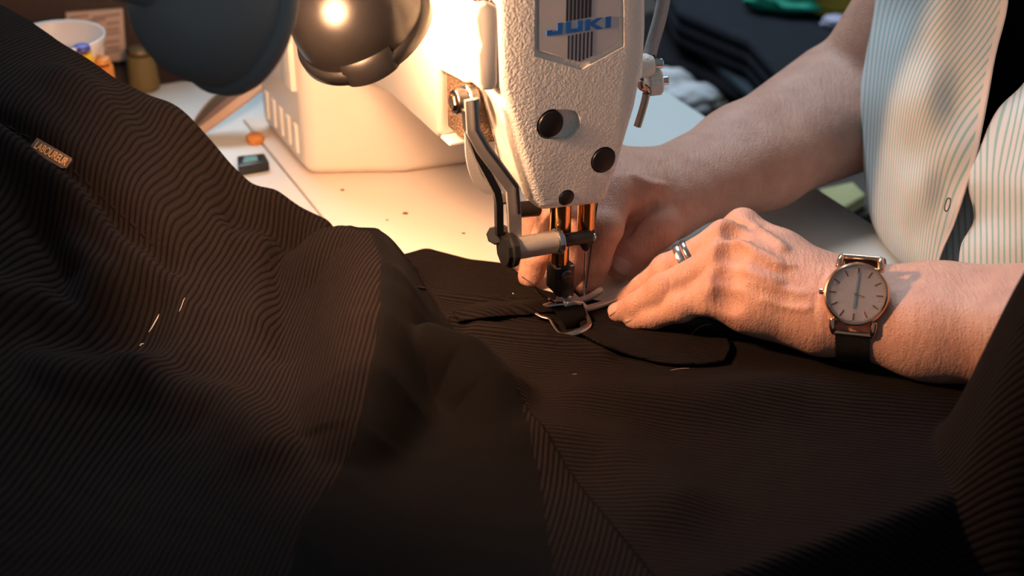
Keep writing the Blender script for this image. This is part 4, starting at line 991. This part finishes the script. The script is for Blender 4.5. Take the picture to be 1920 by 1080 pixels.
# bundle of cloth strips on the table
b0, b1 = G(362, 252, .004), G(494, 156, .030)
BN = thing('strip_bundle', 'bundle of brown and green cloth strips lying on the white table', 'cloth strips', (b0[0], b0[1], TZ))
sd2 = np.cross(b1-b0, [0, 0, 1.]); sd2 /= np.linalg.norm(sd2)
for i, (o_, col) in enumerate(((-.9, (.30, .18, .12)), (-.55, (.10, .06, .045)), (-.2, (.03, .045, .03)), (.15, (.05, .03, .025)), (.5, (.14, .085, .06)), (.9, (.42, .26, .16)))):
    P_ = []
    for t in np.linspace(0, 1, 9):
        P_.append(lerp(b0, b1, t)+sd2*o_*.013*math.sin(math.pi*min(1, t*.9+.08))+np.array([0, 0, .010*math.sin(math.pi*t)*(1-abs(o_)*.5)])-np.array([b0[0], b0[1], TZ]))
    obj('cloth_strip', ribbon(catmull(P_, 2), .0062, .0018, up=(.1, -.5, 1)), mat('strip_%d' % i, col, .85), BN, 60)
# small dark clip and orange button on the table
dv = G(473, 318, 0); DV = thing('table_clip', 'small black clip with a blue glass face on the table beside the machine bed', 'clip', (dv[0], dv[1], TZ), .5)
obj('body', prism([(-.011, -.006), (.009, -.008), (.011, .006), (-.006, .010)], 0, .007, 'z', .0012, 2), M_blackmetal, DV); obj('face', prism([(-.007, -.003), (.003, -.004), (.005, .003), (-.003, .005)], .0068, .0078, 'z', .0004, 1), mat('blue_glass', (.12, .28, .34), .15), DV)
ob = G(479, 266, 0); tag(obj('orange_button', lathe([(0, 0), (.0055, 0), (.0060, .001), (.0060, .004), (.0048, .0052), (0, .0050)], (ob[0], ob[1], TZ)), mat('orange_plastic', (.55, .20, .04), .4)), 'small orange plastic button on the table by the machine column', 'button')
# crumbs of lint on the bed
for i, (x, y, r, lab) in enumerate(((642, 357, .0009, 'small brown lint crumb at the foot of the machine column'), (760, 401, .0012, 'largest brown lint crumb in the middle of the machine bed'), (869, 438, .0008, 'small dark lint crumb close to the finger guard'), (726, 413, .0006, 'tiniest lint crumb next to the largest one'))):
    p = G(x, y, .0016); bm = bmesh.new(); bmesh.ops.create_icosphere(bm, subdivisions=2, radius=r); bmesh.ops.scale(bm, vec=(1.5, .8, .55), verts=bm.verts); bmesh.ops.translate(bm, vec=p+np.array([0, 0, r*.4]), verts=bm.verts)
    tag(obj('lint_crumb', bm, mat('brown_lint_%d' % i, (.16, .08, .05), .9)), lab, 'lint', 'lint crumbs on the machine bed')
# ================================================================== bench on the operator's far side with cloth and paper
BN2 = thing('side_bench', 'low dark wooden bench beyond the table edge heaped with cloth', 'bench', (0, 0, 0), AZ)
HB = -.10
obj('bench_top', box(.225, .95, .17, 1.05, TZ+HB-.03, TZ+HB, .003), M_brown, BN2)
for x_ in (.26, .91):
    for y_ in (.21, 1.01): obj('leg', box(x_-.02, x_+.02, y_-.02, y_+.02, 0, TZ+HB-.031, .002), M_brown, BN2)
def folded(name, pix, h, th, col, lab, layers=2, cat='cloth'):
    P_ = [G(x, y, h) for x, y in pix]; c_ = np.mean(P_, 0); base = (c_[0], c_[1], TZ+h-th)
    T_ = thing(name, lab, cat, base, 0, 'cloths on the side bench'); m = mat(name+'_'+lab.split()[0]+lab.split()[1], col, .9, noise=.25, nscale=40, bump=.3, bscale=900, spec=.2)
    for k_ in range(layers):
        g_ = 1+.012*(k_ % 2); z0_ = th*k_/layers; z1_ = th*(k_+1)/layers-.0006
        bm = prism([((p[0]-c_[0])*g_, (p[1]-c_[1])*g_) for p in P_], z0_, z1_, 'z', min(.006, th/layers*.45), 3); obj('fold', bm, m, T_, 60)
folded('folded_cloth', [(1205, 20), (1275, 15), (1370, 75), (1450, 150), (1395, 178), (1310, 130), (1215, 108)], -.072, .026, (.006, .006, .009), 'black folded cloth under the navy cloth on the bench')
folded('folded_cloth', [(1312, 92), (1408, 80), (1500, 165), (1440, 205)], -.064, .0075, (.040, .055, .072), 'slate blue folded cloth leaning out from under the navy cloth')
folded('folded_cloth', [(1225, -70), (1440, -75), (1545, -20), (1600, 60), (1570, 130), (1470, 150), (1400, 72), (1270, 18)], -.028, .034, (.013, .015, .022), 'navy folded cloth on top of the bench heap', 3)
def crumple(name, px, py, h, r, col, lab, cat, flat=.6, seed=0, group=None):
    p = G(px, py, h); rg_ = np.random.default_rng(seed); bm = bmesh.new(); bmesh.ops.create_icosphere(bm, subdivisions=4, radius=1)
    K_ = rg_.normal(size=(14, 3)); ph = rg_.uniform(0, 6, 14)
    for v_ in bm.verts:
        c_ = np.array(v_.co); f = 1+.10*sum(abs(math.sin(2.2*(c_@K_[i])+ph[i]))-.5 for i in range(14))/1.6
        v_.co = Vector((c_[0]*r*f*1.2, c_[1]*r*f, max(c_[2]*r*f*flat, -r*flat*.7)+r*flat*.7))
    o = obj(name, bm, mat(name+'_%d' % seed, col, .7), None, 25); o.location = (p[0], p[1], TZ+h); tag(o, lab, cat, group)
crumple('crumpled_paper', 1268, 172, HB, .022, (.60, .60, .63), 'white crumpled paper on the bench nearest the thread hook', 'paper', .6, 1, 'crumpled paper on the bench')
crumple('crumpled_paper', 1300, 205, HB, .021, (.52, .53, .57), 'grey white crumpled paper lying against the forearm', 'paper', .6, 2, 'crumpled paper on the bench')
crumple('crumpled_paper', 1345, 208, HB, .015, (.10, .09, .07), 'small dark crumpled scrap beside the white papers', 'paper', .6, 3, 'crumpled paper on the bench')
crumple('teal_cloth', 1478, 12, -.028, .030, (.01, .36, .24), 'bright teal crumpled cloth on the navy heap', 'cloth', .5, 4)
crumple('lilac_scrap', 1568, 48, -.028, .010, (.40, .40, .55), 'small lilac scrap on the navy heap', 'scrap', .5, 6)
ty = G(1582, 22, -.028); TP = thing('tape_roll', 'coiled yellow measuring tape on the navy heap', 'measuring tape', (ty[0], ty[1], TZ-.028))
for i in range(4):
    obj('coil', tube([(.030*(1+.1*i)*math.cos(t), .020*(1+.08*i)*math.sin(t), .004+.0075*i) for t in np.linspace(0, 2*math.pi, 40, endpoint=False)], .0036, 6, None, True), mat('yellow_tape_%d' % i, (.42, .34, .03), .6), TP, 180)
yp = [(1535, 352), (1600, 338), (1625, 362), (1575, 392)]
folded('pattern_paper', yp, HB+.012, .012, (.40, .38, .20), 'pale yellow pattern paper under the forearm past the table edge', 2, 'paper')
